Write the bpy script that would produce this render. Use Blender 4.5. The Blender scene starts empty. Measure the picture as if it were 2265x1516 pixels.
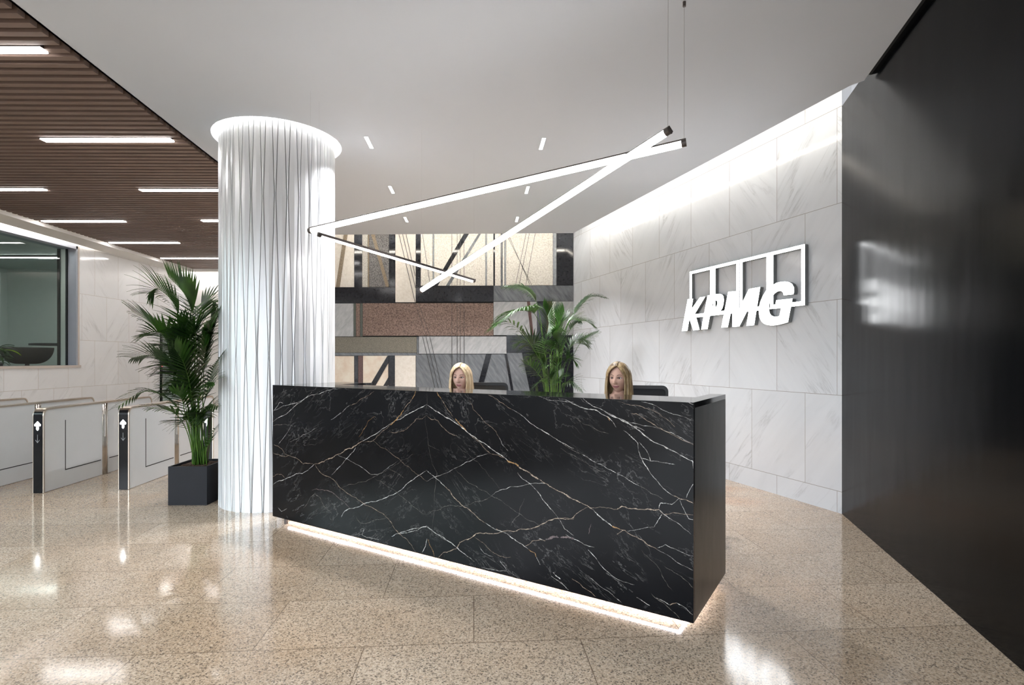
import bpy, bmesh, math, random
from mathutils import Vector, Matrix, geometry, noise

R = math.radians
W_PX, H_PX = 2265, 1516
F_PX, CX, CY = 1209.0, 1132.5, 795.0      # focal length in pixels, horizon row
EYE = 1.45
scene = bpy.context.scene
COL = scene.collection

# ------------------------------------------------------------------ camera, world, exposure
cam_data = bpy.data.cameras.new('camera')
cam_data.sensor_width = 36.0
cam_data.lens = F_PX / W_PX * 36.0
cam_data.shift_y = (CY - H_PX / 2) / W_PX
cam_data.clip_start = 0.05
cam = bpy.data.objects.new('camera', cam_data)
cam.location = (0, 0, EYE)
cam.rotation_euler = (R(90), 0, 0)
COL.objects.link(cam)
scene.camera = cam

world = bpy.data.worlds.new('world')
scene.world = world
world.use_nodes = True
wt = world.node_tree
bgn = wt.nodes['Background']
bgn.inputs[1].default_value = 1.0
_tc = wt.nodes.new('ShaderNodeTexCoord')
_sp = wt.nodes.new('ShaderNodeSeparateXYZ')
_rp = wt.nodes.new('ShaderNodeValToRGB')
_mr = wt.nodes.new('ShaderNodeMapRange')
_mr.inputs['From Min'].default_value = -1.0
wt.links.new(_tc.outputs['Generated'], _sp.inputs[0])
wt.links.new(_sp.outputs[2], _mr.inputs[0])
wt.links.new(_mr.outputs[0], _rp.inputs[0])
SKY = 7.0                                   # overcast street outside the glazed front
_e = _rp.color_ramp.elements
_e[0].position = 0.50; _e[0].color = (0.07, 0.072, 0.075, 1)
_e[1].position = 0.62; _e[1].color = (0.86, 0.93, 1.0, 1)
_ml = wt.nodes.new('ShaderNodeVectorMath'); _ml.operation = 'SCALE'
_ml.inputs['Scale'].default_value = SKY
wt.links.new(_rp.outputs[0], _ml.inputs[0])
wt.links.new(_ml.outputs[0], bgn.inputs[0])

vs = scene.view_settings
vs.view_transform = 'Standard'
vs.look = 'None'
vs.gamma = 1.0
vs.exposure = 0.62
vs.use_curve_mapping = False

E_STONECOVE = 27
E_PENDANT, E_SLAT, E_COVE, E_RING, E_DOWN, E_DESK, E_SIGN, E_LEFTCOVE = 15, 22, 18, 22, 12, 24, 6.0, 150
ZC = EYE + 2.26                            # white ceiling height
ZS = ZC + 0.36                             # structural slab above the coves


# ------------------------------------------------------------------ materials
def new_mat(name):
    m = bpy.data.materials.new(name)
    m.use_nodes = True
    nt = m.node_tree
    return m, nt, nt.nodes['Principled BSDF']


def N(nt, typ, **kw):
    n = nt.nodes.new(typ)
    for k, v in kw.items():
        if isinstance(k, str) and k.startswith('i_'):
            n.inputs[k[2:].replace('_', ' ')].default_value = v
        else:
            setattr(n, k, v)
    return n


def L(nt, a, b):
    nt.links.new(a, b)


def math_node(nt, op, a, b=None, c=None):
    n = nt.nodes.new('ShaderNodeMath')
    n.operation = op
    for i, v in enumerate((a, b, c)):
        if v is None:
            continue
        if isinstance(v, (int, float)):
            n.inputs[i].default_value = v
        else:
            nt.links.new(v, n.inputs[i])
    return n.outputs[0]


def mixc(nt, fac, a, b, blend='MIX'):
    n = nt.nodes.new('ShaderNodeMix')
    n.data_type = 'RGBA'
    n.blend_type = blend
    for s, v in ((n.inputs[0], fac), (n.inputs[6], a), (n.inputs[7], b)):
        if isinstance(v, (int, float)):
            s.default_value = v
        elif isinstance(v, tuple):
            s.default_value = (*v, 1) if len(v) == 3 else v
        else:
            nt.links.new(v, s)
    return n.outputs[2]


def ramp(nt, fac, stops):
    n = nt.nodes.new('ShaderNodeValToRGB')
    e = n.color_ramp.elements
    while len(e) < len(stops):
        e.new(0.5)
    for i, (p, c) in enumerate(stops):
        e[i].position = p
        e[i].color = (*c, 1) if len(c) == 3 else c
    nt.links.new(fac, n.inputs[0])
    return n.outputs[0]


def coords(nt, kind='Object'):
    return nt.nodes.new('ShaderNodeTexCoord').outputs[kind]


def noise_t(nt, vec, scale, detail=3, rough=0.5, dist=0.0):
    n = nt.nodes.new('ShaderNodeTexNoise')
    n.inputs['Scale'].default_value = scale
    n.inputs['Detail'].default_value = detail
    n.inputs['Roughness'].default_value = rough
    n.inputs['Distortion'].default_value = dist
    if vec is not None:
        nt.links.new(vec, n.inputs['Vector'])
    return n.outputs['Fac']


def bump(nt, bsdf, height, strength=0.3, dist=0.01):
    b = nt.nodes.new('ShaderNodeBump')
    b.inputs['Strength'].default_value = strength
    b.inputs['Distance'].default_value = dist
    nt.links.new(height, b.inputs['Height'])
    nt.links.new(b.outputs[0], bsdf.inputs['Normal'])


def plain(name, col, rough=0.5, metal=0.0, var=0.06, scale=8.0, bump_s=0.0, spec=0.5):
    m, nt, b = new_mat(name)
    f = noise_t(nt, coords(nt), scale, 3)
    c = mixc(nt, f, tuple(max(0, x * (1 - var)) for x in col), tuple(min(1, x * (1 + var)) for x in col))
    L(nt, c, b.inputs['Base Color'])
    b.inputs['Roughness'].default_value = rough
    b.inputs['Metallic'].default_value = metal
    b.inputs['Specular IOR Level'].default_value = spec
    if bump_s:
        bump(nt, b, noise_t(nt, coords(nt), scale * 12, 2), bump_s, 0.004)
    return m


def emissive(name, col, strength):
    m, nt, b = new_mat(name)
    b.inputs['Base Color'].default_value = (0.9, 0.9, 0.9, 1)
    b.inputs['Emission Color'].default_value = (*col, 1)
    b.inputs['Emission Strength'].default_value = strength
    return m


def tiled_marble(name, xo, yo, bw, rh, base=(0.69, 0.72, 0.76), dark=(0.44, 0.47, 0.51), joint=(0.30, 0.29, 0.28), rough=0.12, veins=1.0):
    m, nt, b = new_mat(name)
    sep = nt.nodes.new('ShaderNodeSeparateXYZ')
    L(nt, coords(nt), sep.inputs[0])
    u = math_node(nt, 'ADD', sep.outputs[0], xo)
    v = math_node(nt, 'ADD', sep.outputs[2], yo)
    cmb = nt.nodes.new('ShaderNodeCombineXYZ')
    L(nt, u, cmb.inputs[0]); L(nt, v, cmb.inputs[1])
    br = nt.nodes.new('ShaderNodeTexBrick')
    br.inputs['Scale'].default_value = 1.0
    br.inputs['Brick Width'].default_value = bw
    br.inputs['Row Height'].default_value = rh
    br.inputs['Mortar Size'].default_value = 0.0026
    br.inputs['Mortar Smooth'].default_value = 0.1
    br.inputs['Color1'].default_value = (0, 0, 0, 1)
    br.inputs['Color2'].default_value = (1, 1, 1, 1)
    br.inputs['Mortar'].default_value = (0.5, 0.5, 0.5, 1)
    L(nt, cmb.outputs[0], br.inputs['Vector'])
    rnd = nt.nodes.new('ShaderNodeSeparateColor')
    L(nt, br.outputs['Color'], rnd.inputs[0])
    t = rnd.outputs[0]
    sgn = math_node(nt, 'SUBTRACT', math_node(nt, 'MULTIPLY', math_node(nt, 'GREATER_THAN', t, 0.5), 2.0), 1.0)
    su = math_node(nt, 'MULTIPLY', u, sgn)
    c2 = nt.nodes.new('ShaderNodeCombineXYZ')
    L(nt, su, c2.inputs[0]); L(nt, v, c2.inputs[1])
    L(nt, math_node(nt, 'MULTIPLY', t, 7.3), c2.inputs[2])
    mp = nt.nodes.new('ShaderNodeMapping')
    mp.vector_type = 'TEXTURE'
    mp.inputs['Rotation'].default_value = (0, 0, R(52))
    mp.inputs['Scale'].default_value = (2.2, 0.28, 1)
    L(nt, c2.outputs[0], mp.inputs['Vector'])
    n1 = noise_t(nt, mp.outputs[0], 1.3, 5, 0.6, 0.35)
    ridge = math_node(nt, 'ABSOLUTE', math_node(nt, 'SUBTRACT', n1, 0.5))
    line = ramp(nt, ridge, [(0.0, (1, 1, 1)), (0.012, (0.35, 0.35, 0.35)), (0.05, (0, 0, 0))])
    gate = ramp(nt, noise_t(nt, c2.outputs[0], 1.6, 2), [(0.45, (0, 0, 0)), (0.68, (1, 1, 1))])
    vf = math_node(nt, 'MULTIPLY', math_node(nt, 'MULTIPLY', line, gate), 0.5 * veins)
    cloud = ramp(nt, noise_t(nt, mp.outputs[0], 0.9, 6, 0.62, 0.6), [(0.4, (0, 0, 0)), (0.75, (1, 1, 1))])
    c = mixc(nt, math_node(nt, 'MULTIPLY', cloud, 0.24 * veins), base, dark)
    c = mixc(nt, vf, c, tuple(x * 0.62 for x in dark))
    tint = math_node(nt, 'ADD', math_node(nt, 'MULTIPLY', t, 0.07), 0.95)
    tc = nt.nodes.new('ShaderNodeCombineColor')
    for i in range(3):
        L(nt, tint, tc.inputs[i])
    c = mixc(nt, 1.0, c, tc.outputs[0], 'MULTIPLY')
    c = mixc(nt, br.outputs['Fac'], c, joint)
    L(nt, c, b.inputs['Base Color'])
    b.inputs['Roughness'].default_value = rough
    bump(nt, b, math_node(nt, 'SUBTRACT', 1.0, br.outputs['Fac']), 0.25, 0.002)
    return m


def stone_mat(name, c1, c2, scale=60, rough=0.35, stretch=None, bmp=0.0, bscale=60, contrast=(0.35, 0.65)):
    m, nt, b = new_mat(name)
    vec = coords(nt)
    if stretch:
        mp = nt.nodes.new('ShaderNodeMapping')
        mp.vector_type = 'TEXTURE'
        mp.inputs['Rotation'].default_value = (0, R(stretch[0]), 0)
        mp.inputs['Scale'].default_value = (stretch[1], 1, stretch[2])
        L(nt, vec, mp.inputs['Vector'])
        vec = mp.outputs[0]
    f = noise_t(nt, vec, scale, 5, 0.65, 0.2)
    L(nt, ramp(nt, f, [(contrast[0], c1), (contrast[1], c2)]), b.inputs['Base Color'])
    b.inputs['Roughness'].default_value = rough
    if bmp:
        bump(nt, b, noise_t(nt, coords(nt), bscale, 3, 0.6), bmp, 0.02)
    return m


MAT = {}
MAT['white'] = plain('white_plaster', (0.60, 0.64, 0.70), 0.75, var=0.015, scale=2)
MAT['warm_white'] = plain('warm_white_plaster', (0.84, 0.82, 0.79), 0.7, var=0.015, scale=2)
MAT['slat'] = plain('brown_slat', (0.20, 0.138, 0.112), 0.55, var=0.18, scale=3)
MAT['black'] = plain('matt_black', (0.006, 0.006, 0.006), 0.7, var=0.1)
MAT['black_gloss'] = plain('black_glass', (0.004, 0.0045, 0.006), 0.07, var=0.1, spec=0.25)
MAT['planter'] = plain('planter_black', (0.010, 0.011, 0.015), 0.5, var=0.12, bump_s=0.05, spec=0.25)
MAT['steel'] = plain('stainless_steel', (0.60, 0.57, 0.53), 0.22, 1.0, var=0.08, scale=4)
MAT['rail'] = plain('warm_steel_rail', (0.55, 0.48, 0.41), 0.28, 1.0, var=0.15, scale=14)
MAT['panel_glass'] = plain('white_glass_panel', (0.70, 0.71, 0.72), 0.08, var=0.02)
MAT['frame_grey'] = plain('grey_aluminium', (0.42, 0.45, 0.52), 0.4, 0.3, var=0.04)
MAT['sill'] = plain('beige_trim', (0.62, 0.55, 0.50), 0.4, var=0.04)
MAT['fix_grey'] = plain('dark_bronze_fitting', (0.10, 0.085, 0.08), 0.35, 0.6)
MAT['cable'] = plain('steel_cable', (0.35, 0.36, 0.38), 0.4, 0.6)
MAT['chair_mesh'] = plain('chair_black_mesh', (0.020, 0.021, 0.025), 0.75, var=0.3, scale=120, bump_s=0.3)
MAT['chair_plastic'] = plain('chair_plastic', (0.018, 0.018, 0.020), 0.4)
MAT['chair_dark'] = plain('chair_brown_fabric', (0.040, 0.036, 0.033), 0.8, var=0.2, scale=90, bump_s=0.2)
MAT['worktop'] = plain('grey_worktop', (0.25, 0.24, 0.24), 0.4)
MAT['desk_inner'] = plain('desk_carcass', (0.05, 0.05, 0.055), 0.5)
MAT['room_wall'] = plain('room_wall_grey', (0.66, 0.72, 0.69), 0.7, var=0.04)
MAT['carpet'] = plain('room_carpet', (0.10, 0.11, 0.11), 0.95, var=0.2, scale=60, bump_s=0.3)
MAT['skin'] = plain('skin', (0.66, 0.42, 0.34), 0.5, var=0.05, scale=30)
MAT['skin2'] = plain('skin_tanned', (0.66, 0.41, 0.32), 0.5, var=0.05, scale=30)
MAT['lip'] = plain('lips', (0.42, 0.17, 0.17), 0.4)
MAT['brow'] = plain('eyebrow', (0.12, 0.075, 0.05), 0.7)
MAT['lid'] = plain('eyelid_shade', (0.30, 0.17, 0.14), 0.6)
MAT['eye'] = plain('eye_white', (0.75, 0.73, 0.72), 0.2)
MAT['iris'] = plain('iris', (0.04, 0.035, 0.03), 0.15)
MAT['cloth_black'] = plain('black_cloth', (0.015, 0.015, 0.017), 0.85, var=0.2, scale=40)
MAT['cloth_white'] = plain('white_cloth', (0.6, 0.6, 0.6), 0.8)
MAT['shoe'] = plain('shoe_leather', (0.012, 0.012, 0.012), 0.35)
MAT['lamp_white'] = emissive('lamp_diffuser', (1.0, 0.965, 0.94), E_PENDANT)
MAT['lamp_slat'] = emissive('slat_lamp_diffuser', (1.0, 0.97, 0.95), E_SLAT)
MAT['cove'] = emissive('warm_led', (1.0, 0.91, 0.78), E_COVE)
MAT['cove3'] = emissive('warm_led_mural', (1.0, 0.92, 0.80), E_STONECOVE)
MAT['cove2'] = emissive('warm_led_left', (1.0, 0.93, 0.84), E_LEFTCOVE)
MAT['ring'] = emissive('ring_led', (1.0, 0.93, 0.82), E_RING)
MAT['down'] = emissive('downlight_led', (1.0, 0.97, 0.94), E_DOWN)
MAT['desk_led'] = emissive('desk_led', (1.0, 0.93, 0.93), E_DESK)
MAT['sign'] = emissive('sign_face', (0.96, 0.98, 1.0), E_SIGN)
MAT['arrow'] = emissive('arrow_light', (0.95, 0.98, 1.0), 8)
MAT['arrow_dim'] = plain('arrow_print', (0.30, 0.31, 0.32), 0.4)
MAT['red_light'] = emissive('red_indicator', (1.0, 0.06, 0.03), 2.5)
MAT['sign_side'] = plain('sign_side', (0.22, 0.23, 0.23), 0.35, 0.5)
MAT['marble_right'] = tiled_marble('marble_tiles', 0.315, 0.70, 0.73, 0.905)
MAT['marble_left'] = tiled_marble('marble_tiles_left', -9.24, -0.01, 0.655, 0.905, base=(0.86, 0.865, 0.875), dark=(0.62, 0.61, 0.61), joint=(0.55, 0.49, 0.43), veins=0.7)

# floor: polished granite tiles
m, nt, b = new_mat('granite_tiles')
mp = N(nt, 'ShaderNodeMapping')
mp.inputs['Rotation'].default_value = (0, 0, R(-4))
mp.inputs['Location'].default_value = (0.55 - 1.10, -2.80 + 0.56 * 8, 0)
L(nt, coords(nt), mp.inputs['Vector'])
br = N(nt, 'ShaderNodeTexBrick')
for k, v in (('Scale', 1.0), ('Brick Width', 1.10), ('Row Height', 0.56), ('Mortar Size', 0.0026), ('Mortar Smooth', 0.1)):
    br.inputs[k].default_value = v
br.inputs['Color1'].default_value = (0, 0, 0, 1)
br.inputs['Color2'].default_value = (1, 1, 1, 1)
L(nt, mp.outputs[0], br.inputs['Vector'])
sc_ = N(nt, 'ShaderNodeSeparateColor'); L(nt, br.outputs['Color'], sc_.inputs[0])
t = sc_.outputs[0]
vo = N(nt, 'ShaderNodeTexVoronoi'); vo.inputs['Scale'].default_value = 150
L(nt, coords(nt), vo.inputs['Vector'])
vs_ = N(nt, 'ShaderNodeSeparateColor'); L(nt, vo.outputs['Color'], vs_.inputs[0])
grain = ramp(nt, vs_.outputs[0], [(0.0, (0.05, 0.045, 0.045)), (0.12, (0.19, 0.15, 0.125)), (0.26, (0.43, 0.345, 0.26)), (0.62, (0.60, 0.49, 0.375)), (0.85, (0.74, 0.64, 0.525)), (1.0, (0.62, 0.46, 0.33))])
blotch = noise_t(nt, coords(nt), 0.9, 3)
c = mixc(nt, 0.22, grain, (0.58, 0.475, 0.365))
c = mixc(nt, math_node(nt, 'MULTIPLY', t, 0.7), c, mixc(nt, 1.0, c, (0.78, 0.74, 0.70), 'MULTIPLY'))
c = mixc(nt, ramp(nt, blotch, [(0.42, (0, 0, 0)), (0.7, (0.55, 0.55, 0.55))]), c, mixc(nt, 1.0, c, (0.95, 0.80, 0.66), 'MULTIPLY'))
stain = ramp(nt, noise_t(nt, coords(nt), 0.55, 2, 0.5, 0.8), [(0.66, (0, 0, 0)), (0.74, (0.6, 0.6, 0.6))])
c = mixc(nt, stain, c, mixc(nt, 1.0, c, (0.95, 0.66, 0.50), 'MULTIPLY'))
c = mixc(nt, math_node(nt, 'MULTIPLY', br.outputs['Fac'], 0.85), c, (0.17, 0.12, 0.085))
L(nt, c, b.inputs['Base Color'])
L(nt, ramp(nt, noise_t(nt, coords(nt), 2.0, 3), [(0.3, (0.06, 0.06, 0.06)), (0.7, (0.14, 0.14, 0.14))]), b.inputs['Roughness'])
b.inputs['Specular IOR Level'].default_value = 0.6
MAT['floor'] = m

# blackened steel sheet wall
m, nt, b = new_mat('blackened_steel')
mp = N(nt, 'ShaderNodeMapping'); mp.inputs['Scale'].default_value = (9, 9, 0.55)
L(nt, coords(nt), mp.inputs['Vector'])
st = noise_t(nt, mp.outputs[0], 1.3, 6, 0.6)
L(nt, ramp(nt, st, [(0.25, (0.002, 0.0022, 0.0028)), (0.75, (0.004, 0.0043, 0.005))]), b.inputs['Base Color'])
b.inputs['Metallic'].default_value = 0.0
L(nt, ramp(nt, st, [(0.3, (0.13, 0.13, 0.13)), (0.7, (0.19, 0.19, 0.19))]), b.inputs['Roughness'])
b.inputs['Specular IOR Level'].default_value = 0.085
mp2 = N(nt, 'ShaderNodeMapping'); mp2.inputs['Scale'].default_value = (2.6, 2.6, 0.8)
L(nt, coords(nt), mp2.inputs['Vector'])
bump(nt, b, noise_t(nt, mp2.outputs[0], 1.0, 2), 0.12, 0.02)
MAT['steel_wall'] = m

# column cladding: pale painted metal
m, nt, b = new_mat('column_metal')
mp = N(nt, 'ShaderNodeMapping'); mp.inputs['Scale'].default_value = (6, 6, 0.6)
L(nt, coords(nt), mp.inputs['Vector'])
f = noise_t(nt, mp.outputs[0], 1.5, 4)
L(nt, ramp(nt, f, [(0.3, (0.72, 0.74, 0.77)), (0.7, (0.82, 0.84, 0.86))]), b.inputs['Base Color'])
b.inputs['Metallic'].default_value = 0.30
b.inputs['Roughness'].default_value = 0.32
bump(nt, b, noise_t(nt, coords(nt), 3, 2), 0.05, 0.01)
MAT['column'] = m

# black veined marble (fine procedural veins, book-matched about x = 1.80)
m, nt, b = new_mat('black_marble')
sep = N(nt, 'ShaderNodeSeparateXYZ'); L(nt, coords(nt), sep.inputs[0])
mx = math_node(nt, 'ABSOLUTE', math_node(nt, 'SUBTRACT', sep.outputs[0], 1.80))
cb = N(nt, 'ShaderNodeCombineXYZ'); L(nt, mx, cb.inputs[0]); L(nt, sep.outputs[1], cb.inputs[1]); L(nt, sep.outputs[2], cb.inputs[2])
mp = N(nt, 'ShaderNodeMapping'); mp.vector_type = 'TEXTURE'
mp.inputs['Rotation'].default_value = (0, R(32), 0); mp.inputs['Scale'].default_value = (1.7, 1, 0.7)
L(nt, cb.outputs[0], mp.inputs['Vector'])
def fine(scale, wid, dist):
    r_ = math_node(nt, 'ABSOLUTE', math_node(nt, 'SUBTRACT', noise_t(nt, mp.outputs[0], scale, 6, 0.62, dist), 0.5))
    return ramp(nt, r_, [(0.0, (1, 1, 1)), (wid, (0, 0, 0))])
v1 = math_node(nt, 'MULTIPLY', fine(3.2, 0.0065, 0.5), ramp(nt, noise_t(nt, cb.outputs[0], 2.3, 3), [(0.46, (0, 0, 0)), (0.66, (1, 1, 1))]))
v2 = math_node(nt, 'MULTIPLY', fine(7.5, 0.010, 1.2), ramp(nt, noise_t(nt, cb.outputs[0], 3.1, 2), [(0.54, (0, 0, 0)), (0.70, (1, 1, 1))]))
vv = math_node(nt, 'MINIMUM', math_node(nt, 'ADD', math_node(nt, 'MULTIPLY', v1, 0.50), math_node(nt, 'MULTIPLY', v2, 0.32)), 1.0)
bc = ramp(nt, noise_t(nt, cb.outputs[0], 2.0, 5), [(0.3, (0.003, 0.0034, 0.0045)), (0.75, (0.009, 0.0094, 0.011))])
L(nt, mixc(nt, vv, bc, (0.24, 0.23, 0.23)), b.inputs['Base Color'])
b.inputs['Roughness'].default_value = 0.13
b.inputs['Specular IOR Level'].default_value = 0.13
MAT['desk_marble'] = m
m = m.copy(); m.name = 'desk_top_marble'
m.node_tree.nodes['Principled BSDF'].inputs['Specular IOR Level'].default_value = 0.6
m.node_tree.nodes['Principled BSDF'].inputs['Roughness'].default_value = 0.06
MAT['desk_top'] = m
MAT['vein_white'] = stone_mat('vein_white', (0.12, 0.11, 0.105), (0.80, 0.78, 0.75), 22, 0.2, contrast=(0.36, 0.62))
MAT['vein_tan'] = stone_mat('vein_tan', (0.09, 0.06, 0.045), (0.52, 0.40, 0.30), 25, 0.2, contrast=(0.3, 0.65))
MAT['vein_gold'] = stone_mat('vein_gold', (0.22, 0.12, 0.04), (0.50, 0.29, 0.12), 30, 0.2)
MAT['vein_purple'] = stone_mat('vein_purple', (0.05, 0.038, 0.042), (0.14, 0.10, 0.10), 30, 0.2)
MAT['vein_faint'] = stone_mat('vein_faint', (0.04, 0.038, 0.036), (0.22, 0.20, 0.18), 40, 0.2, contrast=(0.35, 0.6))
MAT['desk_side'] = stone_mat('desk_side_black', (0.010, 0.010, 0.011), (0.045, 0.043, 0.042), 10, 0.30, (0, 0.25, 3.0))

# mural stones
MAT['s_cream'] = stone_mat('rough_cream_stone', (0.60, 0.56, 0.49), (0.86, 0.83, 0.76), 40, 0.8, bmp=1.0, bscale=26)
MAT['s_ivory'] = stone_mat('ivory_plaster_stone', (0.66, 0.61, 0.54), (0.76, 0.72, 0.66), 25, 0.75, bmp=0.25, bscale=60)
MAT['s_black'] = stone_mat('polished_black_granite', (0.010, 0.011, 0.014), (0.022, 0.023, 0.028), 30, 0.10)
MAT['s_dark'] = stone_mat('dark_speckled_stone', (0.03, 0.03, 0.033), (0.30, 0.29, 0.28), 60, 0.6, bmp=0.9, bscale=50)
MAT['s_speck'] = stone_mat('white_speckled_stone', (0.25, 0.24, 0.22), (0.75, 0.72, 0.66), 70, 0.7, bmp=0.8, bscale=50)
MAT['s_bronze'] = stone_mat('bronze_granite', (0.13, 0.10, 0.065), (0.30, 0.23, 0.15), 80, 0.4)
MAT['s_red'] = stone_mat('red_granite', (0.09, 0.055, 0.044), (0.33, 0.235, 0.195), 40, 0.55, bmp=0.8, bscale=42)
MAT['s_brownred'] = stone_mat('brown_red_granite', (0.06, 0.03, 0.025), (0.15, 0.08, 0.07), 80, 0.4)
MAT['s_grey'] = stone_mat('grey_marble', (0.09, 0.10, 0.11), (0.19, 0.20, 0.215), 7, 0.25, (35, 0.35, 2.2), contrast=(0.3, 0.7))
MAT['s_light'] = stone_mat('light_grey_marble', (0.30, 0.31, 0.32), (0.48, 0.49, 0.50), 7, 0.3, (-35, 0.5, 1.6), contrast=(0.3, 0.7))
MAT['s_olive'] = stone_mat('olive_granite', (0.09, 0.085, 0.07), (0.26, 0.24, 0.19), 90, 0.5)
MAT['s_peach'] = stone_mat('peach_marble', (0.66, 0.52, 0.40), (0.76, 0.69, 0.58), 5, 0.35, contrast=(0.3, 0.6))
MAT['s_green'] = stone_mat('dark_green_granite', (0.03, 0.04, 0.03), (0.10, 0.11, 0.09), 80, 0.4)
MAT['s_white'] = stone_mat('white_marble_strip', (0.6, 0.6, 0.6), (0.75, 0.75, 0.75), 8, 0.3)
MAT['s_strip'] = stone_mat('grey_strip', (0.22, 0.24, 0.26), (0.36, 0.38, 0.40), 20, 0.35)
MAT['s_line'] = plain('groove_dark', (0.05, 0.05, 0.052), 0.6)

# foliage
def leaf_mat(name, c1, c2):
    m, nt, b = new_mat(name)
    f = noise_t(nt, coords(nt), 6, 3)
    c = ramp(nt, f, [(0.35, c1), (0.68, c2)])
    L(nt, c, b.inputs['Base Color'])
    b.inputs['Roughness'].default_value = 0.38
    tr = N(nt, 'ShaderNodeBsdfTranslucent'); L(nt, c, tr.inputs[0])
    mx = N(nt, 'ShaderNodeMixShader'); mx.inputs[0].default_value = 0.3
    out = nt.nodes['Material Output']
    L(nt, b.outputs[0], mx.inputs[1]); L(nt, tr.outputs[0], mx.inputs[2]); L(nt, mx.outputs[0], out.inputs['Surface'])
    return m
MAT['leaf'] = leaf_mat('palm_leaf', (0.010, 0.036, 0.007), (0.045, 0.12, 0.016))
MAT['leaf2'] = leaf_mat('palm_leaf_grey', (0.018, 0.045, 0.017), (0.065, 0.115, 0.042))
MAT['leaf_lime'] = leaf_mat('lime_leaf', (0.42, 0.62, 0.02), (0.60, 0.80, 0.04))
MAT['stem'] = leaf_mat('palm_stem', (0.045, 0.12, 0.02), (0.14, 0.28, 0.04))
MAT['trunk'] = plain('palm_trunk', (0.07, 0.06, 0.035), 0.8, var=0.4, scale=25)
MAT['soil'] = plain('bark_chips', (0.085, 0.05, 0.035), 0.95, var=0.6, scale=60, bump_s=0.9)

def hair_mat(name, c1, c2, c3):
    m, nt, b = new_mat(name)
    mp = N(nt, 'ShaderNodeMapping'); mp.inputs['Scale'].default_value = (1, 1, 0.06)
    L(nt, coords(nt), mp.inputs['Vector'])
    f = noise_t(nt, mp.outputs[0], 150, 3)
    f2 = noise_t(nt, mp.outputs[0], 28, 2)
    c = ramp(nt, f, [(0.35, c1), (0.65, c2)])
    c = mixc(nt, ramp(nt, f2, [(0.45, (0, 0, 0)), (0.65, (0.8, 0.8, 0.8))]), c, c3)
    L(nt, c, b.inputs['Base Color'])
    b.inputs['Roughness'].default_value = 0.42
    bump(nt, b, f, 0.5, 0.003)
    return m
MAT['hair1'] = hair_mat('hair_light_blonde', (0.44, 0.30, 0.15), (0.80, 0.64, 0.42), (0.50, 0.35, 0.20))
MAT['hair2'] = hair_mat('hair_dark_blonde', (0.22, 0.13, 0.06), (0.56, 0.41, 0.21), (0.11, 0.07, 0.04))

# clear window glass
m, nt, b = new_mat('window_glass')
nt.nodes.remove(b)
tr = N(nt, 'ShaderNodeBsdfTransparent'); tr.inputs[0].default_value = (0.80, 0.86, 0.84, 1)
gl = N(nt, 'ShaderNodeBsdfGlossy'); gl.inputs['Roughness'].default_value = 0.0
fr0 = N(nt, 'ShaderNodeFresnel'); fr0.inputs[0].default_value = 1.55
geo_ = N(nt, 'ShaderNodeNewGeometry')
mx = N(nt, 'ShaderNodeMixShader')
L(nt, math_node(nt, 'MULTIPLY', fr0.outputs[0], math_node(nt, 'SUBTRACT', 1.0, geo_.outputs['Backfacing'])), mx.inputs[0]); L(nt, tr.outputs[0], mx.inputs[1]); L(nt, gl.outputs[0], mx.inputs[2])
L(nt, mx.outputs[0], nt.nodes['Material Output'].inputs['Surface'])
MAT['glass'] = m


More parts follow.
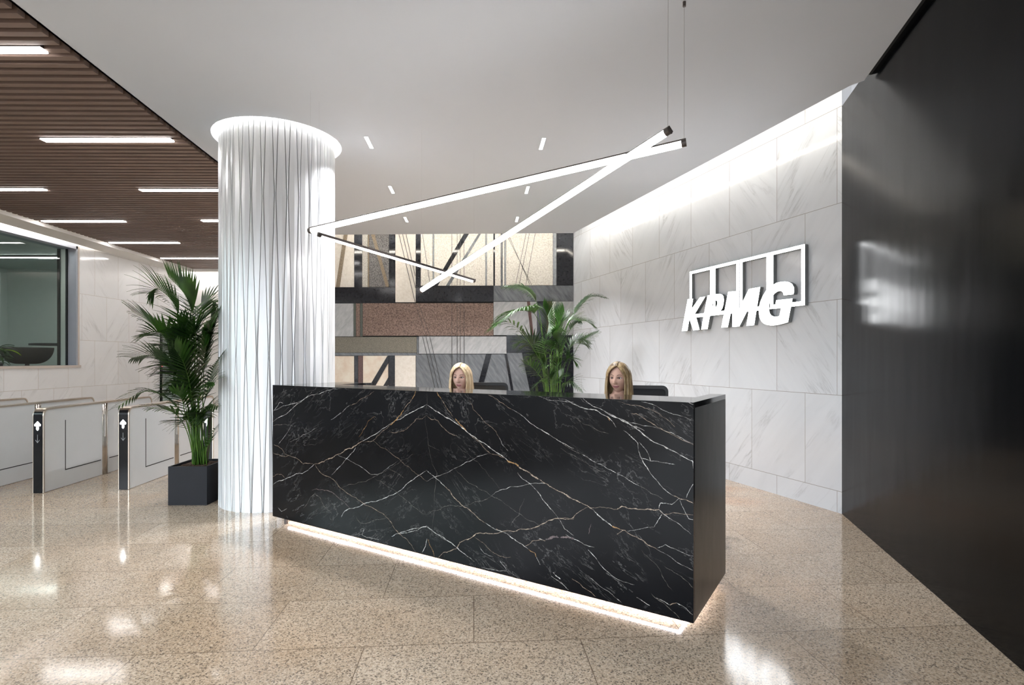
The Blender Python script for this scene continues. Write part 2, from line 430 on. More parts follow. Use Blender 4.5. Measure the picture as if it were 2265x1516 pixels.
# ------------------------------------------------------------------ geometry helpers
class MB:
    """Collects pieces and links them as ONE mesh object."""
    def __init__(self):
        self.v, self.f, self.m = [], [], []

    def add(self, verts, faces, mi=0):
        o = len(self.v)
        self.v += [tuple(p) for p in verts]
        self.f += [tuple(i + o for i in f) for f in faces]
        self.m += [mi] * len(faces)

    def box(self, x0, x1, y0, y1, z0, z1, mi=0):
        self.add([(x0, y0, z0), (x1, y0, z0), (x1, y1, z0), (x0, y1, z0), (x0, y0, z1), (x1, y0, z1), (x1, y1, z1), (x0, y1, z1)],
                 [(0, 3, 2, 1), (4, 5, 6, 7), (0, 1, 5, 4), (1, 2, 6, 5), (2, 3, 7, 6), (3, 0, 4, 7)], mi)

    def prism(self, poly, axis, a0, a1, mi=0, holes=()):
        """Extrude a 2-D polygon. axis 'z': poly in xy; axis 'y': poly in xz; axis 'x': poly in yz."""
        loops = [list(poly)] + [list(h) for h in holes]
        flat = [p for lp in loops for p in lp]
        tris = geometry.tessellate_polygon([[Vector((p[0], p[1], 0)) for p in lp] for lp in loops])
        def P(p, a):
            if axis == 'z': return (p[0], p[1], a)
            if axis == 'y': return (p[0], a, p[1])
            return (a, p[0], p[1])
        n = len(flat)
        vs_ = [P(p, a0) for p in flat] + [P(p, a1) for p in flat]
        fs = [tuple(t) for t in tris] + [tuple(i + n for i in reversed(t)) for t in tris]
        o = 0
        for lp in loops:
            k = len(lp)
            for i in range(k):
                j = (i + 1) % k
                fs.append((o + i, o + j, n + o + j, n + o + i))
            o += k
        self.add(vs_, fs, mi)

    def tube(self, pts, radii, seg=10, mi=0, cap=True):
        pts = [Vector(p) for p in pts]
        if isinstance(radii, (int, float)):
            radii = [radii] * len(pts)
        rings = []
        up = Vector((0, 0, 1))
        d0 = (pts[1] - pts[0]).normalized()
        side = d0.cross(up)
        if side.length < 1e-3:
            side = d0.cross(Vector((0, 1, 0)))
        side.normalize()
        vs_, fs = [], []
        for i, p in enumerate(pts):
            a = pts[max(i - 1, 0)]; c_ = pts[min(i + 1, len(pts) - 1)]
            d = (c_ - a).normalized()
            side = (side - d * side.dot(d))
            if side.length < 1e-6:
                side = d.orthogonal()
            side.normalize()
            w = d.cross(side)
            for k in range(seg):
                t_ = 2 * math.pi * k / seg
                vs_.append(p + (side * math.cos(t_) + w * math.sin(t_)) * radii[i])
        for i in range(len(pts) - 1):
            for k in range(seg):
                k2 = (k + 1) % seg
                fs.append((i * seg + k, i * seg + k2, (i + 1) * seg + k2, (i + 1) * seg + k))
        if cap:
            fs.append(tuple(reversed(range(seg))))
            fs.append(tuple(range((len(pts) - 1) * seg, len(pts) * seg)))
        self.add(vs_, fs, mi)

    def grid(self, rows, mi=0, close=False):
        n = len(rows[0])
        vs_ = [p for r_ in rows for p in r_]
        fs = []
        for i in range(len(rows) - 1):
            for k in range(n if close else n - 1):
                k2 = (k + 1) % n
                fs.append((i * n + k, i * n + k2, (i + 1) * n + k2, (i + 1) * n + k))
        self.add(vs_, fs, mi)

    def build(self, name, mats, parent=None, smooth=False, bevel=0.0, fix=True, loc=None, rotz=0.0):
        me = bpy.data.meshes.new(name)
        me.from_pydata(self.v, [], self.f)
        if not isinstance(mats, (list, tuple)):
            mats = [mats]
        for mm in mats:
            me.materials.append(MAT[mm] if isinstance(mm, str) else mm)
        for p, mi in zip(me.polygons, self.m):
            p.material_index = mi
            p.use_smooth = smooth
        if fix:
            bm = bmesh.new(); bm.from_mesh(me)
            bmesh.ops.recalc_face_normals(bm, faces=bm.faces)
            bm.to_mesh(me); bm.free()
        me.update()
        o = bpy.data.objects.new(name, me)
        COL.objects.link(o)
        if parent is not None:
            o.parent = parent
        if loc is not None:
            o.location = loc
        o.rotation_euler = (0, 0, rotz)
        if bevel:
            bv = o.modifiers.new('bevel', 'BEVEL')
            bv.width = bevel; bv.segments = 2; bv.limit_method = 'ANGLE'
        return o


def box_obj(name, mat, x0, x1, y0, y1, z0, z1, parent=None, bevel=0.0):
    b_ = MB(); b_.box(x0, x1, y0, y1, z0, z1)
    return b_.build(name, mat, parent, bevel=bevel)


def empty(name, loc, rotz=0.0):
    o = bpy.data.objects.new(name, None)
    o.location = loc
    o.rotation_euler = (0, 0, rotz)
    o.empty_display_size = 0.2
    COL.objects.link(o)
    return o


def tag(o, label=None, cat=None, group=None, kind=None):
    if label: o['label'] = label
    if cat: o['category'] = cat
    if group: o['group'] = group
    if kind: o['kind'] = kind
    return o


def struct(o, label=None):
    o['kind'] = 'structure'
    if label: o['label'] = label
    return o


def copy_tree(o, parent=None):
    c_ = o.copy()
    COL.objects.link(c_)
    c_.parent = parent
    for ch in [x for x in COL.objects if x.parent == o]:
        copy_tree(ch, c_)
    return c_


def at_z(px, py, z):
    """Point seen at pixel (px,py) at height z."""
    Y = (z - EYE) * F_PX / (CY - py)
    return Vector(((px - CX) / F_PX * Y, Y, z))


def at_y(px, py, Y):
    return Vector(((px - CX) / F_PX * Y, Y, EYE + (CY - py) / F_PX * Y))


def on_wall(px, py, P0, d):
    """(s, z) on the vertical plane through P0 with unit direction d (2-D)."""
    k = (px - CX) / F_PX
    s = (P0[0] - k * P0[1]) / (k * d[1] - d[0])
    Y = P0[1] + s * d[1]
    return s, EYE + (CY - py) / F_PX * Y


# ------------------------------------------------------------------ the room shell
b_ = MB(); b_.box(-9.6, 4.2, -5.0, 15.2, -0.1, 0.0)
struct(b_.build('floor', 'floor'), 'polished beige granite floor tiles')

CORNER = (3.09, 5.12)                      # black wall meets marble wall
DW = (-0.3210, 0.9471)                     # direction of the marble wall, going away
DBK = (-0.2671, -0.9637)                   # direction of the black wall, coming nearer
RING_C, COL_R, RING_R = Vector((-2.432, 5.704)), 0.556, 0.625


def bx_at(Y):
    return CORNER[0] + (Y - CORNER[1]) * DBK[0] / DBK[1]


# white ceiling with the round recess above the column
le = lambda Y: -3.168 - 0.0765 * (Y - 3.437)
outer = [Vector((le(-2.6), -2.6)), Vector((bx_at(-2.6) - 0.045, -2.6)), Vector((bx_at(4.43) - 0.045, 4.43)), Vector((2.792, 4.516)),
         Vector((1.097, 9.79)), Vector((le(9.93), 9.93))]
hole = [RING_C + Vector((math.cos(t), math.sin(t))) * RING_R for t in [2 * math.pi * i / 96 for i in range(96)]]
b_ = MB(); b_.prism([tuple(p) for p in outer], 'z', ZC, ZC + 0.03, holes=[[tuple(p) for p in hole]])
struct(b_.build('ceiling', 'white'), 'smooth white ceiling')
b_ = MB(); b_.box(-9.6, 4.2, -2.7, 15.2, ZS, ZS + 0.1)
struct(b_.build('ceiling_slab', 'white'))
# recess wall and glowing top above column
b_ = MB()
ringw = lambda r_, z: [(RING_C.x + r_ * math.cos(2 * math.pi * i / 96), RING_C.y + r_ * math.sin(2 * math.pi * i / 96), z) for i in range(96)]
b_.grid([ringw(RING_R, ZC), ringw(RING_R, ZC + 0.22), ringw(RING_R + 0.02, ZC + 0.22), ringw(RING_R + 0.02, ZC)], close=True)
struct(b_.build('trim_1', 'white', smooth=False), 'round recess in the ceiling above the column')
b_ = MB(); b_.grid([ringw(RING_R - 0.003, ZC + 0.17), ringw(COL_R + 0.004, ZC + 0.17), ringw(COL_R + 0.004, ZC + 0.19), ringw(RING_R - 0.003, ZC + 0.19)], close=True)
o = b_.build('ring_light', 'ring')
tag(o, 'warm glowing ring light in the ceiling recess around the white column', 'ceiling light')

# fascia closing the edge between white ceiling and slats
b_ = MB()
for (xa, ya, xb, yb) in [(le(-4.8), -4.8, le(9.93), 9.93)]:
    b_.add([(xa, ya, ZC), (xb, yb, ZC), (xb + 0.02, yb, ZC), (xa + 0.02, ya, ZC), (xa, ya, ZS), (xb, yb, ZS), (xb + 0.02, yb, ZS), (xa + 0.02, ya, ZS)],
           [(0, 3, 2, 1), (4, 5, 6, 7), (0, 1, 5, 4), (1, 2, 6, 5), (2, 3, 7, 6), (3, 0, 4, 7)])
struct(b_.build('trim_2', 'white'), 'edge of the white ceiling')
# black void above the slats
TH = R(4)
b_ = MB()
b_.add([(-7.7, -4.8, ZC + 0.085), (le(-4.8) - 0.003, -4.8, ZC + 0.085), (le(9.93) - 0.003, 9.93, ZC + 0.085), (le(14) - 0.003, 13.9, ZC + 0.085), (-8.06, 13.9, ZC + 0.085)], [(0, 1, 2, 3, 4)])
struct(b_.build('ceiling_backing', 'black', fix=False))
# brown slats
b_ = MB()
pitch, sw, sd = 0.1027, 0.056, 0.075
ct, stn = math.cos(R(1.2)), math.sin(R(1.2))
y = -1.2
while y < 13.75:
    xr = le(y) - 0.055
    xl = -7.76 - 0.048 * (y - 8.4) * 0.9
    tilt = 0.010
    z0 = ZC
    b_.add([(xl, y, z0), (xr, y + tilt * (xr - xl), z0), (xr, y + sw + tilt * (xr - xl), z0), (xl, y + sw, z0),
            (xl, y, z0 + sd), (xr, y + tilt * (xr - xl), z0 + sd), (xr, y + sw + tilt * (xr - xl), z0 + sd), (xl, y + sw, z0 + sd)],
           [(0, 3, 2, 1), (4, 5, 6, 7), (0, 1, 5, 4), (1, 2, 6, 5), (2, 3, 7, 6), (3, 0, 4, 7)])
    y += pitch
struct(b_.build('ceiling_slats', 'slat'), 'brown slatted ceiling')

# left soffit band and far soffit
b_ = MB()
zb = EYE + 2.20
a0, a1 = at_z(0, 493, zb), at_z(397, 605, zb)
c0, c1 = at_z(0, 472, zb), at_z(429, 602.5, zb)
def ext(p, q, Y):
    t_ = (Y - p.y) / (q.y - p.y)
    return (p.x + (q.x - p.x) * t_, Y)
pa = [ext(a0, a1, -4.8), ext(a0, a1, 13.78), (le(14) - 0.02, 13.86), (le(14) - 0.02, 13.66), (c1.x, 13.64), ext(c0, c1, -4.8)]
b_.prism(pa, 'z', zb, zb + 0.12)
struct(b_.build('trim_3', 'warm_white'), 'white soffit band along the left and far walls')
b_ = MB()
e0, e1 = ext(a0, a1, 2.0), ext(a0, a1, 13.74)
b_.prism([(e0[0] + 0.030, e0[1]), (e0[0] + 0.004, e0[1]), (e1[0] + 0.004, e1[1] + 0.03), (le(14) - 0.3, 13.84), (le(14) - 0.3, 13.81), (e1[0] + 0.03, e1[1])], 'z', zb + 0.121, zb + 0.155)
struct(b_.build('trim_4', 'cove2'), 'warm light strip in the left cove')

# left wall with the window opening
XL = -8.39
Y_W1, Z_SILL, Z_WT = 10.56, 1.335, 3.63
b_ = MB()
b_.box(0, 17.9, 0, 0.32, 0, Z_SILL)
b_.box(Y_W1 + 4.8, 13.02 + 4.8, 0, 0.32, Z_SILL, ZS)
b_.box(13.02 + 4.8, 18.9, 0, 0.32, 2.07, ZS)
b_.box(17.9, 18.9, 0, 0.32, 0, 0.02)
b_.box(0, Y_W1 + 4.8, 0, 0.32, Z_WT, ZS)
o = b_.build('wall_left', 'marble_left', loc=(XL, -4.8, 0), rotz=R(90))
struct(o, 'white marble tiled wall with wide window')
b_ = MB(); b_.box(-9.4, le(14), 14.02, 14.2, 0, ZS)
struct(b_.build('wall_far', 'warm_white'), 'plain white far wall')
b_ = MB(); b_.box(le(10.7) - 0.06, le(10.7) + 0.14, 10.98, 14.02, 0, ZS)
struct(b_.build('wall_side', 'warm_white'))

# window in the left wall: sill, frame, two panes
w = empty('window_1', (XL, 9.0, Z_SILL)); struct(w, 'large interior window in the marble wall')
def wbox(name, mat, X0, X1, Y0, Y1, Z0, Z1, bevel=0.0):
    return box_obj(name, mat, X0 - XL, X1 - XL, Y0 - 9.0, Y1 - 9.0, Z0 - Z_SILL, Z1 - Z_SILL, w, bevel)
wbox('window_sill', 'sill', XL - 0.15, XL + 0.02, 0, Y_W1 + 0.06, Z_SILL - 0.045, Z_SILL + 0.0)
wbox('window_trim', 'sill', XL - 0.002, XL + 0.014, Y_W1, Y_W1 + 0.03, Z_SILL, Z_WT)
wbox('window_frame', 'frame_grey', XL - 0.16, XL, Y_W1 - 0.035, Y_W1, Z_SILL, Z_WT)
wbox('window_frame', 'frame_grey', XL - 0.33, XL, 0, Y_W1, Z_WT - 0.06, Z_WT)
wbox('window_seal', 'black', XL - 0.19, XL - 0.16, Y_W1 - 0.06, Y_W1, Z_SILL, Z_WT)
wbox('window_spacer', 'warm_white', XL - 0.29, XL - 0.19, Y_W1 - 0.05, Y_W1, Z_SILL, Z_WT)
wbox('window_seal', 'black', XL - 0.34, XL - 0.29, Y_W1 - 0.07, Y_W1, Z_SILL, Z_WT)
wbox('window_pane', 'glass', XL - 0.165, XL - 0.160, 0, Y_W1 - 0.03, Z_SILL, Z_WT - 0.06)

# meeting room behind the window, floor raised to the sill
b_ = MB()
b_.box(-13.2, XL - 0.32, 4.0, 14.5, Z_SILL - 0.25, Z_SILL - 0.15)
struct(b_.build('floor_room', 'carpet'), 'raised dark floor of the room behind the window')
b_ = MB(); b_.box(-13.3, -13.2, 4.0, 14.5, Z_SILL - 0.2, ZS)
struct(b_.build('wall_room_left', 'room_wall'))
b_ = MB(); b_.box(-13.2, XL - 0.33, 14.3, 14.5, Z_SILL - 0.15, ZS)
struct(b_.build('wall_room_back', 'room_wall'), 'grey wall of the room behind the window')
b_ = MB(); b_.box(-13.2, XL - 0.33, 4.0, 4.1, Z_SILL - 0.15, ZS)
struct(b_.build('wall_room_front', 'room_wall'))
b_ = MB(); b_.box(-13.2, XL - 0.33, 4.0, 14.5, 3.80, 3.90)
struct(b_.build('ceiling_room', 'room_wall'))

# glazed door in the left wall near the far corner
d = empty('door_1', (XL, 13.02, 0)); struct(d, 'glazed door with slim black frame in the far left corner')
def dbox(name, mat, x0, x1, y0, y1, z0, z1):
    return box_obj(name, mat, x0, x1, y0, y1, z0, z1, d)
dbox('door_frame', 'black_gloss', -0.10, 0.03, 0.0, 0.06, 0.02, 2.07)
dbox('door_frame', 'black_gloss', -0.10, 0.0, 0.06, 0.95, 2.01, 2.07)
dbox('door_pane', 'glass', -0.06, -0.05, 0.06, 0.95, 0.02, 2.01)
p_ = dbox('door_handle', 'steel', 0.04, 0.055, 0.02, 0.04, 0.55, 1.0)
dbox('card_reader_light', 'red_light', 0.03, 0.036, 0.02, 0.045, 1.27, 1.31)

# far right marble wall
b_ = MB(); b_.box(0, 6.6, -0.12, 0.0, 0, ZS)
o = b_.build('wall_right_far', 'marble_right', loc=(CORNER[0], CORNER[1], 0), rotz=math.atan2(DW[1], DW[0]))
struct(o, 'grey white marble tiled wall behind the illuminated sign')
# black steel wall
b_ = MB(); b_.box(0, 10.4, 0.0, 0.12, 0, 3.82)
o = b_.build('wall_right', 'steel_wall', loc=(CORNER[0], CORNER[1], 0), rotz=math.atan2(DBK[1], DBK[0]))
struct(o, 'tall dark blackened steel wall')
# cove strips washing marble wall and stone wall
b_ = MB()
p0, p1 = Vector((2.792, 4.516)), Vector((1.097, 9.79))
nrm = Vector((p1.y - p0.y, -(p1.x - p0.x))).normalized()
q = [p0 - nrm * 0.030, p1 - nrm * 0.030, p1 - nrm * 0.004, p0 - nrm * 0.004]
b_.prism([tuple(x) for x in q], 'z', ZC + 0.031, ZC + 0.066)
struct(b_.build('trim_5', 'cove'), 'warm light strip in the cove above the marble wall')
b_ = MB()
b_.prism([(1.05, 9.76), (le(9.93) + 0.1, 9.895), (le(9.93) + 0.1, 9.92), (1.05, 9.785)], 'z', ZC + 0.031, ZC + 0.066)
struct(b_.build('trim_6', 'cove3'), 'warm light strip in the cove above the stone mural')
# black strip added to stop cove light showing through the slot at the black wall
b_ = MB()
b_.prism([(bx_at(-2.6) - 0.05, -2.6), (bx_at(-2.6) + 0.01, -2.6), (bx_at(4.40) + 0.01, 4.40), (bx_at(4.40) - 0.05, 4.40)], 'z', ZC + 0.031, ZC + 0.045)
struct(b_.build('trim_7', 'black'), 'added black strip closing the slot along the black wall')
# back wall behind the mural
MP0, MP1 = Vector((1.20, 10.70)), Vector((-3.70, 10.88))
MD = (MP1 - MP0).normalized()
b_ = MB(); b_.box(0, 4.95, -0.2, -0.0, 0, ZS)
o = b_.build('wall_back', 'black', loc=(MP0.x, MP0.y, 0), rotz=math.atan2(MD.y, MD.x))
struct(o, 'back wall carrying the stone mural')

# ------------------------------------------------------------------ stone mural
mural = empty('stone_mural', (MP0.x, MP0.y, 0), math.atan2(MD.y, MD.x))
tag(mural, 'patchwork mural of cream, black, grey and red stone panels on the back wall', 'mural')
def mc(x, y):
    s, z = on_wall(730 + x / 3.789, 500 + y / 3.789, MP0, MD)
    return (s, z)
TOPY = 20
def mural_piece(poly, mat, th, name='stone_panel'):
    b_ = MB()
    b_.prism([mc(*p) for p in poly], 'y', 0.001, th)
    return b_.build(name, mat, mural)
def mr(x0, y0, x1, y1, mat, th=0.02, name='stone_panel'):
    g = 1.2
    return mural_piece([(x0 + g, y0 + g), (x1 - g, y0 + g), (x1 - g, y1 - g), (x0 + g, y1 - g)], mat, th, name)
T, BOT = TOPY, 1725
for a in [(40, T, 205, 515, 's_ivory'), (205, T, 273, 515, 's_black'), (273, T, 320, 515, 's_speck'), (331, T, 497, 515, 's_dark'),
          (497, T, 549, 515, 's_black'), (549, T, 720, 642, 's_ivory'), (720, T, 762, 505, 's_black'), (762, T, 862, 503, 's_cream'),
          (874, T, 1303, 503, 's_cream'), (1315, T, 1370, 503, 's_cream'), (1382, T, 1432, 503, 's_cream'), (1447, T, 1462, 503, 's_cream'),
          (1475, T, 1868, 500, 's_cream'), (1898, T, 2037, 498, 's_black'),
          (40, 515, 549, 648, 's_black'), (720, 505, 1370, 638, 's_black'), (1370, 500, 2040, 633, 's_grey'),
          (40, 650, 200, 928, 's_light'), (277, 648, 1370, 922, 's_red'), (1370, 635, 1735, 917, 's_light'),
          (1735, 635, 1815, 917, 's_black'), (1912, 633, 2040, 917, 's_light'), (1862, 633, 1893, 917, 's_white'), (1815, 633, 1862, 917, 's_brownred'),
          (40, 930, 728, 1064, 's_olive'), (745, 926, 1480, 1073, 's_light'), (1480, 917, 2038, 1062, 's_black'),
          (40, 1090, 205, BOT, 's_peach'), (205, 1088, 238, BOT, 's_black'), (238, 1088, 278, BOT, 's_brownred'), (278, 1088, 490, BOT, 's_peach'),
          (490, 1088, 545, BOT, 's_black'), (545, 1084, 720, BOT, 's_ivory'), (722, 1075, 1480, BOT, 's_grey')]:
    mr(*a, th=0.030 if a[4] in ('s_cream', 's_red', 's_dark', 's_speck') else 0.02)
mural_piece([(1480, 1064), (1608, 1064), (1745, BOT), (1480, BOT)], 's_grey', 0.02)
mural_piece([(1610, 1064), (2038, 1064), (2038, BOT), (1747, BOT)], 's_black', 0.02)
for a in [(320, T, 331, 515, 's_bronze'), (862, T, 874, 503, 's_strip'), (1303, T, 1315, 503, 's_strip'), (1370, T, 1382, 503, 's_black'),
          (1432, T, 1447, 503, 's_grey'), (1462, T, 1475, 503, 's_strip'), (1868, T, 1898, 500, 's_strip'),
          (200, 650, 220, 928, 's_green'), (220, 650, 255, 928, 's_red'), (255, 650, 277, 928, 's_green'), (1893, 633, 1912, 917, 's_strip'),
          (40, 1064, 728, 1088, 's_grey'), (728, 928, 745, 1078, 's_grey')]:
    mr(*a, th=0.026, name='stone_strip')
for poly, mt in [([(128, T), (158, T), (85, 515), (52, 515)], 's_bronze'), ([(333, T), (362, T), (495, 495), (495, 513), (472, 513)], 's_bronze'),
                 ([(1152, T), (1196, T), (905, 503), (868, 503)], 's_black'), ([(1276, T), (1296, T), (1003, 503), (973, 503)], 's_grey'),
                 ([(1650, 637), (1676, 637), (1706, 915), (1682, 915)], 's_brownred'),
                 ([(484, 1090), (496, 1090), (496, 1140), (350, 1400), (300, 1400)], 's_black'), ([(496, 1262), (496, 1322), (455, 1400), (415, 1400)], 's_black'),
                 ([(1308, 1076), (1354, 1076), (1225, 1560), (1180, 1560)], 's_black'), ([(1463, 1076), (1484, 1076), (1600, BOT), (1580, BOT)], 's_black')]:
    mural_piece(poly, mt, 0.0335, 'stone_strip')
def groove(xa, ya, xb, yb, mat='s_line', wd=3.0):
    dx, dy = xb - xa, yb - ya
    l_ = math.hypot(dx, dy); nx, ny = -dy / l_ * wd / 2, dx / l_ * wd / 2
    b_ = MB()
    b_.prism([mc(xa + nx, ya + ny), mc(xb + nx, yb + ny), mc(xb - nx, yb - ny), mc(xa - nx, ya - ny)], 'y', 0.002, 0.0345)
    b_.build('incised_line', 's_line', mural)
b_ = MB()
for g in [(568, T, 715, 640), (598, T, 718, 520), (628, T, 716, 420), (770, T, 842, 500), (1490, 95, 1690, 498), (1504, 95, 1676, 498),
          (1653, T, 1555, 498), (1680, T, 1585, 498), (1728, T, 1640, 498), (1023, T, 1023, 500), (1067, T, 1067, 500), (1092, T, 1092, 500), (1125, T, 1125, 500),
          (778, 930, 903, 1450), (806, 930, 932, 1450), (838, 930, 960, 1450), (1023, 926, 1023, 1450), (1067, 926, 1067, 1450), (1092, 926, 1092, 1450), (1125, 926, 1125, 1450)]:
    groove(*g)
for g in [(1023, 648, 1023, 920), (1067, 648, 1067, 920), (1092, 648, 1092, 920), (1125, 648, 1125, 920), (715, 650, 810, 920), (745, 650, 838, 920)]:
    groove(*g, wd=2.2)

# ------------------------------------------------------------------ column
NS = 32
colu = empty('round_column', (RING_C.x, RING_C.y, 0))
tag(colu, 'round column clad in pleated white metal strips beside the black desk', 'column')
random.seed(4)
b_ = MB()
levels = [0.0, 1.49, 3.0, ZC + 0.20]
amp = 0.78                                   # shift of the seams as a share of the pitch
for li in range(3):
    z0, z1 = levels[li], levels[li + 1]
    sub = 10
    dirn = 1 if li % 2 == 0 else -1
    def ang(i, z):
        t_ = (z - z0) / (z1 - z0) if li < 2 else (z - z0) / 1.5
        s_ = 1 - 2 * t_
        return 2 * math.pi * (i + 0.5 * 0 + dirn * s_ * amp * (1 if i % 2 else -1) * 0.5 * 1.0) / (2 * NS)
    for i in range(2 * NS):
        jr = 0.0015 * math.sin(i * 1.9)
        mid = 0.5 + 0.08 * math.sin(i * 2.7)
        rows = []
        for k in range(sub + 1):
            z = z0 + (z1 - z0) * k / sub
            a0_, a1_ = ang(i, z), ang(i + 1, z)
            am = a0_ + (a1_ - a0_) * mid
            g = 0.0030 / COL_R
            rb, rf, rm = COL_R - 0.022, COL_R - 0.003, COL_R + 0.0015 + jr
            P = lambda a, r_: (r_ * math.cos(a), r_ * math.sin(a), z)
            rows.append([P(a0_ + g, rb), P(a0_ + g, rf), P(am, rm), P(a1_ - g, rf), P(a1_ - g, rb)])
        b_.grid(rows)
o = b_.build('metal_cladding', 'column', colu, fix=False)
b_ = MB()
cy = lambda r_, z: [(r_ * math.cos(2 * math.pi * i / 64), r_ * math.sin(2 * math.pi * i / 64), z) for i in range(64)]
b_.grid([cy(COL_R - 0.021, 0.0), cy(COL_R - 0.021, ZC + 0.2)], close=True)
b_.build('column_core', 'sign_side', colu, fix=False)

# ------------------------------------------------------------------ ceiling lamps
# linear lamps between the slats
slat_y0, n_l = 309.5, 0
LAMPS = [(97, 110, -1, 'linear lamp in the slatted ceiling at the top left corner of the view'),
         (95, 309.5, 1, 'longest linear lamp in the slatted ceiling, second from the front'),
         (100, 419, -1, 'linear lamp in the slatted ceiling cut by the left edge above the window'),
         (311, 420.5, 1, 'linear lamp in the slatted ceiling running behind the upper column'),
         (95, 489.5, 1, 'linear lamp in the slatted ceiling just above the left white soffit'),
         (447, 488.5, 1, 'linear lamp in the slatted ceiling with only its left tip beside the column'),
         (243, 537, 1, 'fully visible small linear lamp in the slatted ceiling near the far corner'),
         (357, 571.5, 1, 'linear lamp in the slatted ceiling meeting the column above the palm'),
         (433, 597.5, 1, 'farthest linear lamp in the slatted ceiling near the far white wall')]
for px, py, sg, lb in LAMPS:
    p = at_z(px, py, ZC)
    length = 1.34 if py != 309.5 else 1.33
    xa, xb = (p.x, p.x + length) if sg > 0 else (p.x - length, p.x)
    e = empty('linear_lamp', ((xa + xb) / 2, p.y, ZC - 0.006))
    tag(e, lb, 'ceiling lamp', 'linear lamps in the slatted ceiling')
    hw = length / 2
    if xb > le(p.y) - 0.05:
        hw2 = le(p.y) - 0.06 - e.location.x
    else:
        hw2 = hw
    box_obj('diffuser', 'lamp_slat', -hw, hw2, -0.040, 0.040, -0.004, 0.03, e, bevel=0.004)
    box_obj('housing', 'fix_grey', -hw - 0.01, hw2 + 0.01 if hw2 == hw else hw2, -0.045, 0.045, 0.005, 0.08, e)

for lx, ly, lz, lb in ((-10.4, 9.6, 3.76, 'added lamp brightening the room behind the window, nearer one'), (-10.4, 12.4, 3.76, 'added lamp brightening the room behind the window, farther one')):
    e = empty('linear_lamp', (lx, ly, lz - 0.006))  # made-up lamps, added to brighten the room behind the window
    tag(e, lb, 'ceiling lamp', 'added lamps in the window room')
    hw = 0.67 if lx > -8 else 1.4
    box_obj('diffuser', 'lamp_slat', -hw, hw, -0.040, 0.040, -0.004, 0.004, e)
    box_obj('housing', 'fix_grey', -hw - 0.01, hw + 0.01, -0.045, 0.045, 0.0045, 0.04 if lx < -8 else 0.08, e)

# small recessed downlights
DOWN_W = 30.0
DL = [(816, 315.5, 'front left of the six small recessed slot lights in the white ceiling'), (866, 420, 'middle left of the six small recessed slot lights in the white ceiling'),
      (898, 486, 'rear left of the six small recessed slot lights in the white ceiling'), (1199.5, 318.5, 'front right of the six small recessed slot lights in the white ceiling'),
      (1166, 420.5, 'middle right of the six small recessed slot lights in the white ceiling'), (1143.5, 485.5, 'rear right of the six small recessed slot lights in the white ceiling')]
for px, py, lb in DL:
    p = at_z(px, py, ZC)
    e = empty('slot_downlight', (p.x, p.y, ZC), TH * 0.9)
    tag(e, lb, 'ceiling light', 'recessed slot downlights')
    b_ = MB()
    for s in range(5):
        b_.box(-0.017, 0.017, -0.15 + s * 0.061, -0.15 + s * 0.061 + 0.055, -0.003, 0.0)
    b_.build('lens', 'down', e)
    b_ = MB()
    b_.box(-0.022, -0.018, -0.158, 0.158, -0.003, 0.0); b_.box(0.018, 0.022, -0.158, 0.158, -0.003, 0.0)
    b_.box(-0.022, 0.022, -0.160, -0.155, -0.003, 0.0); b_.box(-0.022, 0.022, 0.155, 0.160, -0.003, 0.0)
    b_.build('rim', 'white', e)
    ld = bpy.data.lights.new('downlight_beam', 'AREA')
    ld.shape = 'RECTANGLE'; ld.size = 0.034; ld.size_y = 0.30; ld.energy = DOWN_W; ld.spread = R(110); ld.color = (0.98, 0.98, 1.0)
    lo = bpy.data.objects.new('downlight_beam', ld); COL.objects.link(lo)
    lo.parent = e; lo.location = (0, 0, -0.006)

